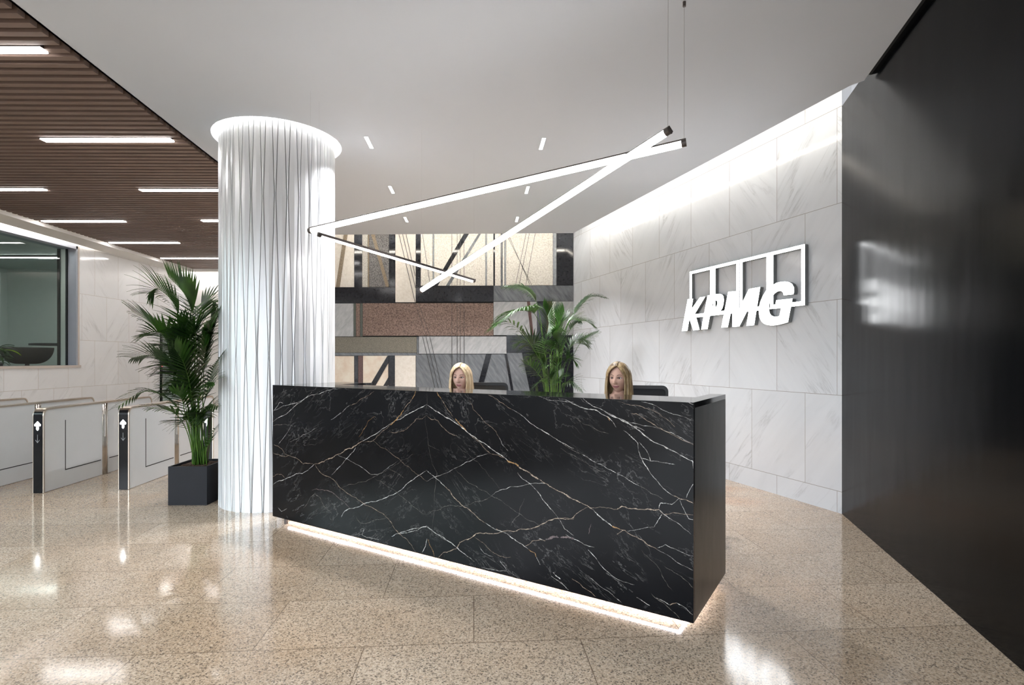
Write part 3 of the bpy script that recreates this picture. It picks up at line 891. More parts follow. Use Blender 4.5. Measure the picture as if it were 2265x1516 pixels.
# three suspended light bars
def light_bar(A, B, roll, lb, fat=1.0, hide=()):
    A, B = Vector(A), Vector(B)
    ctr = (A + B) / 2
    e = empty('pendant_light_bar', ctr)
    tag(e, lb, 'pendant light', 'crossing pendant light bars')
    dirv = (B - A).normalized()
    hl = (B - A).length / 2
    side = dirv.cross(Vector((0, 0, 1))).normalized()
    up = side.cross(dirv)
    # roll the profile round its own axis
    s2 = side * math.cos(roll) + up * math.sin(roll)
    u2 = -side * math.sin(roll) + up * math.cos(roll)
    def prof(b_, pts, x0, x1, mi=0):
        n = len(pts)
        v = [dirv * x0 + s2 * p[0] + u2 * p[1] for p in pts] + [dirv * x1 + s2 * p[0] + u2 * p[1] for p in pts]
        b_.add(v, [tuple(range(n)), tuple(reversed(range(n, 2 * n)))] + [(i, (i + 1) % n, n + (i + 1) % n, n + i) for i in range(n)], mi)
    w_, h_ = 0.0165 * fat, 0.019 * fat  # fat widens the bar, the extra width standing in for its glow
    b_ = MB()
    prof(b_, [(-w_, -0.002), (w_, -0.002), (w_, h_), (-w_, h_)], -hl, hl)
    b_.build('housing', 'fix_grey', e)
    b_ = MB()
    arc = [(-w_ * math.cos(t), -0.003 - 0.018 * fat * math.sin(t)) for t in [math.pi * i / 10 for i in range(11)]]
    prof(b_, arc, -hl + 0.03, hl - 0.03)
    b_.build('diffuser', 'lamp_white', e)
    for sgn in (-1, 1):
        b_ = MB()
        circ = [(0.0185 * fat * math.cos(t), 0.0185 * fat * math.sin(t)) for t in [2 * math.pi * i / 16 for i in range(16)]]
        prof(b_, circ, sgn * hl - 0.03 * (sgn > 0), sgn * hl + 0.03 * (sgn < 0))
        b_.build('end_cap', 'fix_grey', e)
        b_ = MB()
        p = dirv * (hl * sgn - 0.012 * sgn)
        b_.tube([p + up * 0.015, Vector((p.x, p.y, ZC - ctr.z - 0.001))], 0.0003 if sgn in hide else 0.0011, 6)
        b_.build('cable', 'cable', e)
        b_ = MB()
        hd = sgn in hide
        b_.tube([Vector((p.x, p.y, ZC - ctr.z - (0.004 if hd else 0.03))), Vector((p.x, p.y, ZC - ctr.z))], 0.010, 16)
        if not hd:
            b_.build('ceiling_mount', 'fix_grey', e)
    return e
A0, A1 = at_y(684, 511, 4.60), at_y(1518, 316, 3.45)
B0, B1 = at_y(931, 643, 5.40), at_y(1482, 288, 3.20)
C0, C1 = at_y(703, 519, 4.78), at_y(1050, 622, 5.90)
light_bar(A0, A1, R(48), 'longest glowing suspended bar from the column to the upper right', 1.3, (-1,))
light_bar(B0, B1, R(48), 'steep glowing suspended bar whose lower end hangs before the mural', 1.3, (-1,))
light_bar(C0, C1, R(-8), 'short thin suspended bar with its dark upper housing showing', 1.0, (-1, 1))

# ------------------------------------------------------------------ illuminated sign
SOFF = 0.050
n2 = Vector((-DW[1], DW[0])) * -1
nin = Vector((-0.9471, -0.3210))            # into the room
SP0 = Vector(CORNER) + nin * SOFF
SP0 = (SP0.x, SP0.y)
def sg(x, y):
    return on_wall(1460 + x / 6.122, 520 + y / 6.122, SP0, DW)
sign = empty('wall_sign', (CORNER[0], CORNER[1], 0), math.atan2(DW[1], DW[0]))
tag(sign, 'illuminated white KPMG sign of four open squares and italic letters on the marble wall', 'sign')
# local frame: x along the wall, +y into the room (towards -x world)
def sign_part(name, poly, y0, y1, holes=()):
    b_ = MB(); b_.prism(poly, 'y', y0, y1, holes=holes)
    o = b_.build(name, ['sign', 'sign_side'], sign)
    for p in o.data.polygons:
        p.material_index = 0 if p.normal.y > 0.9 else 1
    return o
s_right = sg(1960, 500)[0]
zt = 2.600; zbm = 1.990; fw_ = 0.449; gp = 0.0105; stw = 0.043
for k in range(4):
    s0 = s_right + k * (fw_ + gp)
    s1 = s0 + fw_
    o = sign_part('square_outline', [(s0, zbm), (s1, zbm), (s1, zt), (s0, zt)], 0.008, SOFF,
                  holes=[[(s0 + stw, zbm + stw), (s0 + stw, zt - stw * 0.8), (s1 - stw, zt - stw * 0.8), (s1 - stw, zbm + stw)]])
    o['label'] = 'open square outline behind the letters'
K_ = [(380, 872), (452, 865), (430, 1005), (545, 845), (615, 838), (480, 1062), (540, 1283), (455, 1291), (402, 1135), (375, 1297), (300, 1302)]
P_ = [(648, 822), (740, 805), (810, 799), (845, 808), (864, 835), (870, 880), (864, 940), (848, 995), (818, 1038), (765, 1076), (680, 1098), (648, 1274), (562, 1280)]
PH = [(722, 890), (750, 884), (770, 888), (781, 905), (780, 940), (768, 970), (742, 995), (700, 1006)]
M_ = [(928, 772), (1073, 757), (1073, 1010), (1208, 733), (1362, 705), (1280, 1222), (1176, 1230), (1215, 975), (1078, 1240), (986, 1245), (984, 960), (922, 1250), (835, 1253)]
G_ = [(1812, 805), (1822, 765), (1818, 710), (1795, 665), (1755, 640), (1700, 632), (1640, 636), (1580, 650), (1500, 700), (1440, 758), (1395, 830), (1362, 910),
      (1346, 980), (1343, 1050), (1352, 1115), (1375, 1165), (1410, 1200), (1460, 1220), (1520, 1226), (1590, 1221), (1670, 1202), (1738, 1182), (1800, 862), (1578, 885),
      (1562, 1000), (1645, 990), (1622, 1098), (1590, 1108), (1550, 1108), (1510, 1090), (1488, 1055), (1480, 1000), (1484, 940), (1498, 885), (1525, 832), (1558, 792), (1595, 766),
      (1630, 757), (1658, 765), (1675, 788), (1680, 818)]
for nm, pl, hl_ in (('letter_k', K_, ()), ('letter_p', P_, (PH,)), ('letter_m', M_, ()), ('letter_g', G_, ())):
    sign_part(nm, [sg(*p) for p in pl], 0.010, SOFF + 0.006, [[sg(*p) for p in h] for h in hl_])

# ------------------------------------------------------------------ reception desk
DP0 = Vector((-2.121, 4.843)); DE = Vector((0.954, 2.873))
DD = (DE - DP0).normalized(); DLN = (DE - DP0).length
desk_rot = math.atan2(DD.y, DD.x)
desk = empty('reception_desk', (DP0.x, DP0.y, 0), desk_rot)
tag(desk, 'long black veined marble reception desk glowing along its base', 'desk')
ZT, ZB, DEP = 1.222, 0.06, 0.80
def dpt(px, py):
    return on_wall(px, py, (DP0.x, DP0.y), (DD.x, DD.y))
random.seed(11)
mm = MB()
mm.box(0, DLN, 0, 0.03, ZB, ZT - 0.0)
VEINS = []
SA = lambda pts: [(590 + x / 3.697, 840 + y / 3.697) for x, y in pts]
SB = lambda pts: [(940 + x / 3.370, 850 + y / 3.370) for x, y in pts]
SC = lambda pts: [(1240 + x / 2.806, 860 + y / 2.806) for x, y in pts]
V = lambda f, c, w_, *pts: VEINS.append((c, w_, f(pts)))
V(SA, 1, 1.8, (1310, 205), (1220, 250), (1140, 290), (1040, 345), (920, 425), (780, 505))
V(SA, 2, 2.6, (790, 503), (740, 530), (640, 575), (560, 620), (490, 655), (390, 690))
V(SA, 1, 1.4, (390, 690), (340, 740), (290, 770), (240, 770), (160, 810), (50, 860))
V(SA, 3, 2.4, (1218, 96), (1200, 140), (1190, 160)); V(SA, 2, 1.3, (1190, 160), (1120, 250)); V(SA, 3, 2.8, (1120, 250), (1060, 330), (1010, 370))
V(SA, 2, .8, (1010, 370), (930, 440), (870, 500), (790, 510))
V(SA, 2, .9, (1310, 290), (1275, 320), (1225, 320), (1180, 370), (1120, 420), (1000, 425))
V(SA, 1, 1.5, (1310, 740), (1240, 785), (1150, 850), (1080, 915), (1000, 950), (900, 995), (810, 1010), (740, 1045), (640, 1075), (610, 1125))
V(SA, 2, .7, (870, 500), (1000, 590), (1100, 670), (1220, 770), (1310, 835))
V(SA, 1, .7, (580, 615), (660, 650), (750, 700), (850, 775), (940, 765), (1080, 660))
V(SA, 2, 1.2, (390, 690), (430, 750), (520, 800), (600, 885), (680, 940), (780, 1005), (860, 1045), (960, 1105), (1020, 1170), (1080, 1260), (1150, 1310), (1220, 1410))
V(SA, 2, 1.2, (50, 600), (120, 625), (180, 620), (240, 640), (300, 690), (380, 690))
V(SA, 1, 1.3, (50, 345), (120, 300), (220, 225), (300, 165), (370, 125), (480, 95), (610, 75))
V(SA, 1, 1.1, (50, 270), (90, 215), (105, 185), (135, 195)); V(SA, 1, .9, (50, 250), (140, 215), (250, 190), (370, 100))
V(SA, 5, .8, (45, 380), (100, 370), (190, 370), (200, 330), (240, 240)); V(SA, 1, .8, (95, 530), (150, 460), (190, 400), (205, 370))
V(SA, 1, .8, (190, 510), (300, 450), (350, 430), (410, 395)); V(SA, 1, .9, (525, 330), (590, 285), (680, 210)); V(SA, 2, .9, (680, 210), (780, 155), (880, 95))
V(SA, 3, .9, (750, 470), (800, 400), (830, 340), (890, 300)); V(SA, 1, 1.1, (530, 780), (580, 730), (620, 690), (660, 640), (710, 590), (730, 555))
V(SA, 1, 1, (90, 1045), (120, 1080), (165, 1055)); V(SA, 5, .9, (300, 1050), (360, 960), (395, 935), (440, 970), (470, 1040), (520, 1080))
V(SA, 4, 2.2, (370, 905), (450, 900), (540, 925), (590, 970), (640, 1010), (680, 1050)); V(SA, 1, 1.5, (1310, 1200), (1240, 1215), (1150, 1235), (1080, 1260), (1020, 1285))
V(SA, 1, .9, (1310, 1205), (1200, 1240), (1080, 1262)); V(SA, 1, 1.3, (1310, 1300), (1300, 1360), (1270, 1415)); V(SA, 2, 1.1, (60, 530), (95, 545), (130, 575), (150, 610), (180, 620))
V(SA, 2, .9, (45, 795), (120, 775), (150, 805)); V(SA, 1, .9, (800, 1220), (780, 1270), (840, 1295), (920, 1310))
V(SA, 5, .6, (1310, 1110), (1200, 1040), (1080, 940), (880, 810)); V(SA, 5, .7, (600, 890), (750, 840), (870, 800), (1000, 730), (1100, 660), (1200, 610))
V(SA, 5, .8, (730, 1120), (760, 1170), (820, 1175), (900, 1145), (980, 1130)); V(SA, 5, .6, (1000, 730), (1060, 760), (1120, 805)); V(SA, 5, .5, (1310, 105), (1310, 1400))
V(SB, 1, 2.2, (15, 155), (70, 195), (130, 230), (200, 270), (260, 310), (330, 370), (400, 420), (480, 470), (560, 525), (620, 570))
V(SB, 3, 4.5, (610, 568), (660, 590), (700, 615)); V(SB, 2, 2.9, (690, 612), (780, 660), (850, 710)); V(SB, 2, 2.0, (850, 710), (910, 745), (1000, 800), (1100, 860))
V(SB, 3, 2.6, (90, 60), (105, 90), (120, 110)); V(SB, 2, 1.2, (120, 110), (170, 190), (210, 245)); V(SB, 3, 3.0, (225, 255), (260, 300), (310, 350))
V(SB, 2, .8, (310, 350), (380, 415), (440, 475), (490, 520), (600, 555)); V(SB, 2, .9, (15, 235), (50, 265), (95, 270), (130, 320), (190, 370), (240, 385))
V(SB, 1, 1.6, (15, 645), (70, 690), (150, 765)); V(SB, 2, 1.8, (150, 765), (220, 850), (290, 915), (370, 970), (450, 1035)); V(SB, 1, 1.8, (450, 1035), (540, 1090), (600, 1110), (680, 1170), (770, 1230))
V(SB, 3, 1.8, (770, 1230), (820, 1260), (830, 1290)); V(SB, 1, 1.2, (830, 1290), (840, 1310), (860, 1350)); V(SB, 2, 2.5, (530, 1080), (580, 1100))
V(SB, 1, .7, (15, 725), (80, 690), (210, 635), (300, 585), (390, 540), (480, 520)); V(SB, 5, .7, (15, 975), (150, 910), (280, 910), (400, 875), (500, 835))
V(SB, 1, .9, (500, 830), (560, 790), (640, 765), (740, 755), (840, 740), (900, 742))
V(SB, 2, 1.6, (100, 1300), (140, 1255), (230, 1230), (260, 1180), (320, 1160), (380, 1115), (480, 1115), (560, 1105), (660, 1100), (710, 1080), (820, 1070), (870, 1045), (930, 1015), (1000, 1000), (1110, 1005))
V(SB, 1, 1.5, (15, 1065), (60, 1100), (140, 1145), (200, 1185), (240, 1220), (300, 1270), (370, 1325)); V(SB, 1, .9, (15, 1060), (100, 1125), (150, 1160), (230, 1215))
V(SB, 3, 1.2, (20, 1155), (35, 1200), (70, 1285)); V(SB, 2, 1, (330, 120), (360, 190), (430, 265), (480, 310), (530, 355), (555, 400)); V(SB, 1, .9, (555, 400), (575, 450), (620, 500))
V(SB, 2, .9, (470, 80), (560, 135), (650, 190)); V(SB, 1, 1.1, (650, 190), (730, 240), (800, 300), (870, 340), (940, 385), (1010, 430), (1090, 475), (1110, 480)); V(SB, 1, 2.4, (865, 340), (930, 380))
V(SB, 1, 1.3, (690, 660), (730, 710), (780, 740), (830, 790), (870, 850), (920, 910), (980, 980)); V(SB, 1, .8, (840, 90), (920, 120), (1010, 125), (1110, 135))
V(SB, 4, 5, (900, 1160), (960, 1138), (1000, 1145)); V(SB, 4, 5, (1010, 1145), (1060, 1140), (1110, 1150)); V(SB, 2, 1.2, (740, 1210), (800, 1170), (860, 1160), (900, 1168))
V(SB, 1, 1.2, (850, 1150), (895, 1175)); V(SB, 2, .9, (640, 1290), (560, 1285), (500, 1250), (440, 1190), (370, 1140)); V(SB, 1, 1.1, (430, 1365), (510, 1385), (610, 1395)); V(SB, 1, .9, (560, 1320), (610, 1390))
V(SB, 1, 1.6, (955, 1403), (1010, 1455)); V(SB, 1, .7, (940, 1430), (1050, 1510)); V(SB, 1, .8, (980, 980), (1040, 1080), (1110, 1130)); V(SB, 5, .8, (220, 630), (330, 740), (420, 790), (500, 835), (640, 925), (760, 1010), (860, 1060))
V(SB, 5, .6, (20, 450), (110, 495)); V(SB, 5, .6, (230, 450), (330, 530), (450, 640), (560, 780)); V(SB, 1, .8, (400, 1200), (440, 1260), (510, 1290)); V(SB, 5, .8, (740, 850), (700, 980), (640, 1060))
V(SC, 1, 2.2, (350, 180), (430, 220), (520, 290), (600, 340), (680, 380), (740, 412)); V(SC, 1, 1.3, (130, 50), (200, 110), (290, 150), (350, 180)); V(SC, 1, 1.5, (740, 412), (820, 450), (826, 500))
V(SC, 1, 1.3, (30, 70), (120, 115), (210, 130), (250, 155), (300, 180), (345, 240)); V(SC, 3, 3.2, (292, 172), (305, 200)); V(SC, 1, 1.4, (250, 130), (400, 200), (520, 262))
V(SC, 5, .9, (0, 330), (60, 375), (130, 405)); V(SC, 1, 1.3, (130, 405), (200, 450), (260, 475)); V(SC, 1, 1.1, (260, 475), (330, 515), (400, 550), (490, 605)); V(SC, 5, .8, (490, 605), (560, 650), (640, 690))
V(SC, 1, 1.4, (390, 260), (440, 300), (480, 340), (485, 390), (510, 450), (560, 530), (620, 600), (700, 665)); V(SC, 2, 1.4, (700, 665), (740, 685), (826, 715))
V(SC, 1, .9, (485, 330), (530, 380), (560, 450), (640, 460), (710, 472)); V(SC, 1, .8, (495, 430), (560, 452))
V(SC, 2, 1.9, (0, 640), (50, 670), (130, 710), (200, 750)); V(SC, 1, 2, (200, 750), (260, 810), (320, 855)); V(SC, 3, 2.5, (320, 855), (370, 875)); V(SC, 2, 1.7, (370, 875), (400, 880), (470, 920), (540, 970), (600, 1000)); V(SC, 1, .8, (600, 1000), (700, 1060), (826, 1130))
V(SC, 2, 1.1, (0, 810), (80, 800), (85, 790), (110, 770), (170, 735)); V(SC, 2, 1, (170, 735), (240, 735), (300, 740), (360, 750)); V(SC, 2, 2.2, (350, 750), (380, 730), (420, 745), (500, 750), (580, 755), (610, 750)); V(SC, 2, 1.2, (610, 750), (640, 780), (700, 770), (826, 785))
V(SC, 1, .8, (610, 750), (640, 780), (720, 830), (810, 905)); V(SC, 1, .9, (610, 745), (620, 710), (690, 720), (740, 680)); V(SC, 1, .8, (410, 885), (500, 870), (580, 860), (610, 810), (630, 780))
V(SC, 1, .9, (600, 990), (650, 968), (720, 1000), (826, 1040)); V(SC, 1, 1.2, (30, 905), (100, 940), (150, 970), (210, 985)); V(SC, 1, 1.3, (170, 1000), (225, 1060)); V(SC, 1, .8, (225, 1060), (270, 1120), (330, 1170), (390, 1200), (460, 1220))
V(SC, 1, 1.2, (470, 1295), (510, 1320), (555, 1350)); V(SC, 1, 1.4, (590, 1300), (640, 1320), (680, 1345)); V(SC, 2, 1.6, (680, 1345), (720, 1330)); V(SC, 5, .8, (560, 1270), (650, 1340), (740, 1430))
V(SC, 1, 1.2, (720, 1330), (780, 1365), (820, 1405)); V(SC, 1, .9, (0, 1200), (50, 1250)); V(SC, 2, .8, (70, 1180), (140, 1235), (220, 1295)); V(SC, 2, .9, (440, 155), (470, 155), (560, 210), (640, 260), (770, 325), (826, 350)); V(SC, 4, 3.5, (765, 320), (805, 335))
V(SC, 1, 1, (500, 80), (600, 110), (700, 160), (826, 197)); V(SC, 1, 1, (760, 72), (826, 100)); V(SC, 1, .9, (826, 590), (800, 630), (780, 680)); V(SC, 1, .8, (740, 690), (770, 760), (795, 808), (826, 815))
V(SC, 1, .7, (390, 195), (560, 235), (730, 295), (826, 345)); V(SC, 5, .8, (80, 170), (200, 240), (300, 280)); V(SC, 2, 1, (350, 908), (390, 880)); V(SC, 4, 1.4, (190, 840), (175, 905)); V(SC, 2, .8, (360, 80), (500, 110), (640, 180), (710, 240))
V(SC, 5, .8, (0, 370), (90, 420), (180, 480), (260, 520)); V(SC, 5, .7, (500, 1000), (600, 1100), (700, 1260)); V(SC, 5, .7, (640, 1100), (740, 1160), (826, 1240)); V(SC, 1, .8, (170, 1160), (300, 1260), (380, 1330))
uJ = 1.80
for vi, (c_, w_, pts) in enumerate(VEINS):
    P2 = [Vector(dpt(*p)) for p in pts]
    # fractal subdivision
    amp_ = 0.085 if c_ != 1 else 0.06
    for it in range(4 if len(P2) < 6 else 3):
        q = [P2[0]]
        for a_, c2_ in zip(P2, P2[1:]):
            dv = c2_ - a_
            nn = Vector((-dv.y, dv.x))
            q.append((a_ + c2_) / 2 + nn * random.uniform(-amp_, amp_))
            q.append(c2_)
        P2 = q
    n = len(P2)
    sc_px = 0.5 * w_ * (3.9 / F_PX) * 0.62
    vsx, fsx = [], []
    for i, p in enumerate(P2):
        a_ = P2[max(i - 1, 0)]; c2_ = P2[min(i + 1, n - 1)]
        dv = (c2_ - a_)
        nn = Vector((-dv.y, dv.x)).normalized() if dv.length > 1e-9 else Vector((0, 1))
        endt = min(1.0, min(i, n - 1 - i) / max(1, n * 0.12) + 0.25)
        hw = sc_px * endt * (0.40 + 2.6 * abs(noise.noise(Vector((vi * 3.1, i * 0.42, 0)))))
        for s_ in (-1, 1):
            x_ = min(max(p.x + nn.x * hw * s_, 0.001), DLN - 0.001)
            z_ = min(max(p.y + nn.y * hw * s_, ZB + 0.001), ZT - 0.001)
            vsx.append((x_, -0.0004 - 0.00002 * (vi % 17), z_))
    for i in range(n - 1):
        fsx.append((2 * i, 2 * i + 2, 2 * i + 3, 2 * i + 1))
    mm.add(vsx, fsx, c_)
o = mm.build('front_panel', ['desk_marble', 'vein_white', 'vein_tan', 'vein_gold', 'vein_purple', 'vein_faint'], desk, fix=False)
# orientation of vein faces: fronts face -y
tag(o, 'black marble with white and gold veins, book matched')
b_ = MB()
b_.box(0.0, DLN - 0.0, 0.030, 0.42, ZT - 0.03, ZT); 
o = b_.build('top_ledge', 'desk_top', desk)
box_obj('side_panel', 'desk_side', DLN - 0.095, DLN, 0.031, DEP, ZB, ZT - 0.031, desk)
box_obj('side_top', 'desk_top', DLN - 0.095, DLN, 0.4205, DEP, ZT - 0.03, ZT, desk)
box_obj('return_panel', 'desk_side', 0.0, 0.05, 0.031, DEP, ZB, ZT - 0.031, desk)
box_obj('return_top', 'desk_top', 0.0, 0.40, 0.4205, DEP, ZT - 0.03, ZT, desk)
box_obj('plinth', 'black', 0.16, DLN - 0.21, 0.22, DEP - 0.1, 0.0, ZB, desk)
box_obj('bottom_board', 'desk_inner', 0.052, DLN - 0.097, 0.031, DEP - 0.05, ZB, ZB + 0.02, desk)
box_obj('worktop', 'worktop', 0.052, DLN - 0.097, 0.10, DEP, 0.72, 0.75, desk)
box_obj('inner_panel', 'desk_inner', 0.052, DLN - 0.097, 0.09, 0.10, 0.09, ZT - 0.031, desk)
b_ = MB(); b_.box(0.08, DLN - 0.095, 0.095, 0.110, ZB - 0.009, ZB - 0.001); b_.box(DLN - 0.110, DLN - 0.095, 0.110, DEP - 0.05, ZB - 0.009, ZB - 0.001)
o = b_.build('light_strip', 'desk_led', desk)
tag(o, 'warm white strip light under the panel')
for xx, yy in ((0.12, 0.05), (DLN - 0.05, DEP - 0.04)):
    b_ = MB(); b_.tube([(xx, yy, 0), (xx, yy, ZB)], 0.016, 14); b_.build('foot', 'fix_grey', desk)

# ------------------------------------------------------------------ access gates
def make_gate(loc, lb):
    e = empty('speed_gate', loc, TH)
    tag(e, lb, 'turnstile', 'access gates in the lobby')
    Hh, Lg, rr, hw = 0.912, 2.0, 0.075, 0.052
    # rounded profile in the y-z plane
    def profile(inset, r_):
        pts = [(inset, 0.004)]
        for k in range(9):
            a = math.pi - k * math.pi / 16
            pts.append((inset + r_ + r_ * math.cos(a), Hh - inset - r_ + r_ * math.sin(a)))
        for k in range(9):
            a = math.pi / 2 - k * math.pi / 16
            pts.append((Lg - inset - r_ + r_ * math.cos(a), Hh - inset - r_ + r_ * math.sin(a)))
        pts.append((Lg - inset, 0.004))
        return pts
    def side(y0, y1, full):
        return [(max(y0, min(y1, p[0])), p[1]) for p in full]
    prof = profile(0.012, rr - 0.012)
    b_ = MB(); b_.prism(prof, 'x', -hw + 0.006, hw - 0.006)
    b_.build('glass_body', 'panel_glass', e)
    # steel rim following the outline on both sides
    outer, inner = profile(0.0, rr), profile(0.014, rr - 0.012)
    for sx in (-1, 1):
        b_ = MB()
        n = len(outer)
        x0, x1 = sx * (hw - 0.006), sx * (hw + 0.004)
        vs_ = [(x, p[0], p[1]) for x in (x0, x1) for pr in (outer, inner) for p in pr]
        fs = []
        for i in range(n - 1):
            for (a, b2) in ((0, 1), (2, 3), (0, 2), (1, 3)):
                fs.append((a * n + i, a * n + i + 1, b2 * n + i + 1, b2 * n + i))
        b_.add(vs_, fs)
        b_.build('edge_rim', 'rail', e)
    # top rail
    b_ = MB()
    n = len(outer)
    top = [p for p in outer][3:-3]
    vs_ = [(x, p[0], p[1] + dz) for dz in (0, 0.006) for x in (-hw - 0.002, hw + 0.002) for p in top]
    n = len(top); fs = []
    for i in range(n - 1):
        fs += [(i, i + 1, n + i + 1, n + i), (2 * n + i, 2 * n + i + 1, 3 * n + i + 1, 3 * n + i), (i, i + 1, 2 * n + i + 1, 2 * n + i), (n + i, n + i + 1, 3 * n + i + 1, 3 * n + i)]
    b_.add(vs_, fs); b_.build('top_rail', 'rail', e)
    # black front panel, following the front curve
    b_ = MB()
    fr_ = outer[:9]
    vs_ = [(x, p[0] - 0.003, p[1] + (0.002 if k > 1 else 0)) for x in (-hw + 0.004, hw - 0.008) for k, p in enumerate(fr_)]
    n = len(fr_)
    b_.add(vs_, [(i, i + 1, n + i + 1, n + i) for i in range(n - 1)])
    b_.box(-hw + 0.004, hw - 0.008, -0.002, 0.012, 0.004, Hh - rr)
    fp = b_.build('front_panel', 'black_gloss', e)
    tag(fp, 'glossy black front with arrows')
    # lit up-arrow of dots and printed down-arrow
    b_ = MB()
    zc, cx_ = 0.735, -0.002
    b_.prism([(cx_, zc + 0.045), (cx_ + 0.032, zc + 0.008), (cx_ + 0.028, zc - 0.008), (cx_ + 0.011, zc - 0.002), (cx_ + 0.011, zc - 0.042), (cx_, zc - 0.055), (cx_ - 0.011, zc - 0.042), (cx_ - 0.011, zc - 0.002), (cx_ - 0.028, zc - 0.008), (cx_ - 0.032, zc + 0.008)], 'y', -0.008, -0.0045)
    b_.build('up_arrow', 'arrow', e)
    b_ = MB(); zc = 0.59
    b_.prism([(cx_ - 0.002, zc + 0.045), (cx_ + 0.002, zc + 0.045), (cx_ + 0.002, zc - 0.035), (cx_ + 0.020, zc - 0.010), (cx_ + 0.022, zc - 0.014), (cx_, zc - 0.045), (cx_ - 0.022, zc - 0.014), (cx_ - 0.020, zc - 0.010), (cx_ - 0.002, zc - 0.035)], 'y', -0.0065, -0.0045)
    b_.build('down_arrow', 'arrow_dim', e)
    # L-shaped black line on both sides
    for sx in (-1, 1):
        b_ = MB()
        x0, x1 = sorted((sx * (hw - 0.006), sx * (hw - 0.0045)))
        b_.box(x0, x1, 0.325, 0.335, 0.194, 0.757)
        b_.box(x0, x1, 0.325, 0.925, 0.186, 0.196)
        b_.box(x0, x1, 1.08, 1.68, 0.186, 0.196)
        b_.box(x0, x1, 1.665, 1.675, 0.194, 0.757)
        b_.build('line_inlay', 'black', e)
    # steel post
    b_ = MB(); b_.tube([(0, 1.0, 0), (0, 1.0, 0.895)], 0.068, 28)
    po = b_.build('post', 'steel', e)
    for p in po.data.polygons:
        p.use_smooth = abs(p.normal.z) < 0.5
    b_ = MB()
    for s_ in (-1, 1):
        b_.box(min(s_ * 0.055, s_ * 0.078), max(s_ * 0.055, s_ * 0.078), 0.955, 0.992, 0.48, 0.76)
    b_.build('hinge_plate', 'steel', po, bevel=0.003)
    return e
GATES = [((-7.45, 5.52, 0), 'turnstile gate farthest to the left, only a rounded rail end showing'),
         ((-6.64, 5.60, 0), 'turnstile gate cut by the left edge with only its rear rail end in view'),
         ((-5.83, 5.75, 0), 'turnstile gate at the left edge showing its white side and steel post'),
         ((-5.115, 5.90, 0), 'turnstile gate with arrows on its black front, leftmost of the three fronts'),
         ((-4.31, 6.065, 0), 'turnstile gate with black arrow front just left of the potted palm'),
         ((-3.46, 6.22, 0), 'turnstile gate mostly hidden behind the palm stems beside the column')]
for loc, lb in GATES[1:]:
    make_gate(loc, lb)

# ------------------------------------------------------------------ palms
def bez(pts, n):
    """Catmull-Rom through the points."""
    P = [Vector(p) for p in pts]
    P = [P[0] * 2 - P[1]] + P + [P[-1] * 2 - P[-2]]
    segs = len(P) - 3
    out = []
    for i in range(n + 1):
        t_ = i / n * segs
        k = min(int(t_), segs - 1); u = t_ - k
        a, b2, c2, d2 = P[k:k + 4]
        out.append(0.5 * ((2 * b2) + (c2 - a) * u + (2 * a - 5 * b2 + 4 * c2 - d2) * u * u + (3 * b2 - a - 3 * c2 + d2) * u ** 3))
    return out


def frond(parent, origin, pts, leaf_len, start=0.35, n_leaf=22, droop=0.5, wid=0.020, mat='leaf', face=0.0, name='frond', rach=0.006, rnd=None):
    rnd = rnd or random
    n_leaf = int(n_leaf * 1.2)
    path = bez([Vector(p) - origin for p in pts], 40)
    b_ = MB()
    b_.tube(path, [rach * (1 - 0.8 * i / 40) for i in range(41)], 6, 1)
    # cumulative length
    for li in range(n_leaf):
        for sd_ in (-1, 1):
            t_ = start + (1 - start) * (li + (0.0 if sd_ > 0 else 0.5)) / n_leaf
            t_ = min(t_, 0.999)
            i0 = int(t_ * 40); u = t_ * 40 - i0
            base = path[i0].lerp(path[min(i0 + 1, 40)], u)
            tan = (path[min(i0 + 2, 40)] - path[max(i0 - 1, 0)]).normalized()
            side = tan.cross(Vector((0, 0, 1)))
            if side.length < 0.25:
                side = Vector((1, 0, 0))
            side.normalize()
            # rotate side about tangent so that fans may face the camera
            side = (Matrix.Rotation(face, 3, tan) @ side)
            rel = (t_ - start) / (1 - start)
            ln = leaf_len * (0.55 + 0.9 * math.sin(math.pi * min(1, rel * 0.85 + 0.12)) ** 1.0 * 0.62) * (1 - 0.35 * rel) * rnd.uniform(0.88, 1.1)
            spread = 0.92 - 0.42 * rel
            d0 = (side * sd_ * spread + tan * (1 - spread * 0.55) + Vector((0, 0, 0.10))).normalized()
            pos = base.copy(); dd = d0.copy()
            nseg = 5
            L_, R_ = [], []
            dr = droop * rnd.uniform(0.7, 1.3)
            for k in range(nseg + 1):
                f_ = k / nseg
                w_ = wid * 0.76 * (1 - 0.45 * rel) * (0.35 + 1.2 * math.sin(math.pi * (0.12 + 0.72 * f_))) * (1 - f_ ** 3) * 0.8
                wv = dd.cross(Vector((0, 0, 1)))
                if wv.length < 0.1:
                    wv = tan.cross(dd)
                wv.normalize()
                wv = (wv * 0.75 + tan * 0.35 * (1 if wv.dot(tan) > 0 else -1)).normalized()
                L_.append(pos + wv * w_); R_.append(pos - wv * w_)
                pos = pos + dd * (ln / nseg)
                dd = (dd + Vector((0, 0, -dr * (0.12 + 0.36 * f_)))).normalized()
            o_ = len(b_.v)
            mid = [(a + c_) / 2 + Vector((0, 0, -0.002)) for a, c_ in zip(L_, R_)]
            vs_ = L_ + mid + R_
            n = nseg + 1
            fs = [(i, i + 1, n + i + 1, n + i) for i in range(nseg)] + [(n + i, n + i + 1, 2 * n + i + 1, 2 * n + i) for i in range(nseg)]
            b_.add(vs_, fs, 0)
    return b_.build(name, [mat, 'stem'], parent, fix=False, smooth=True)


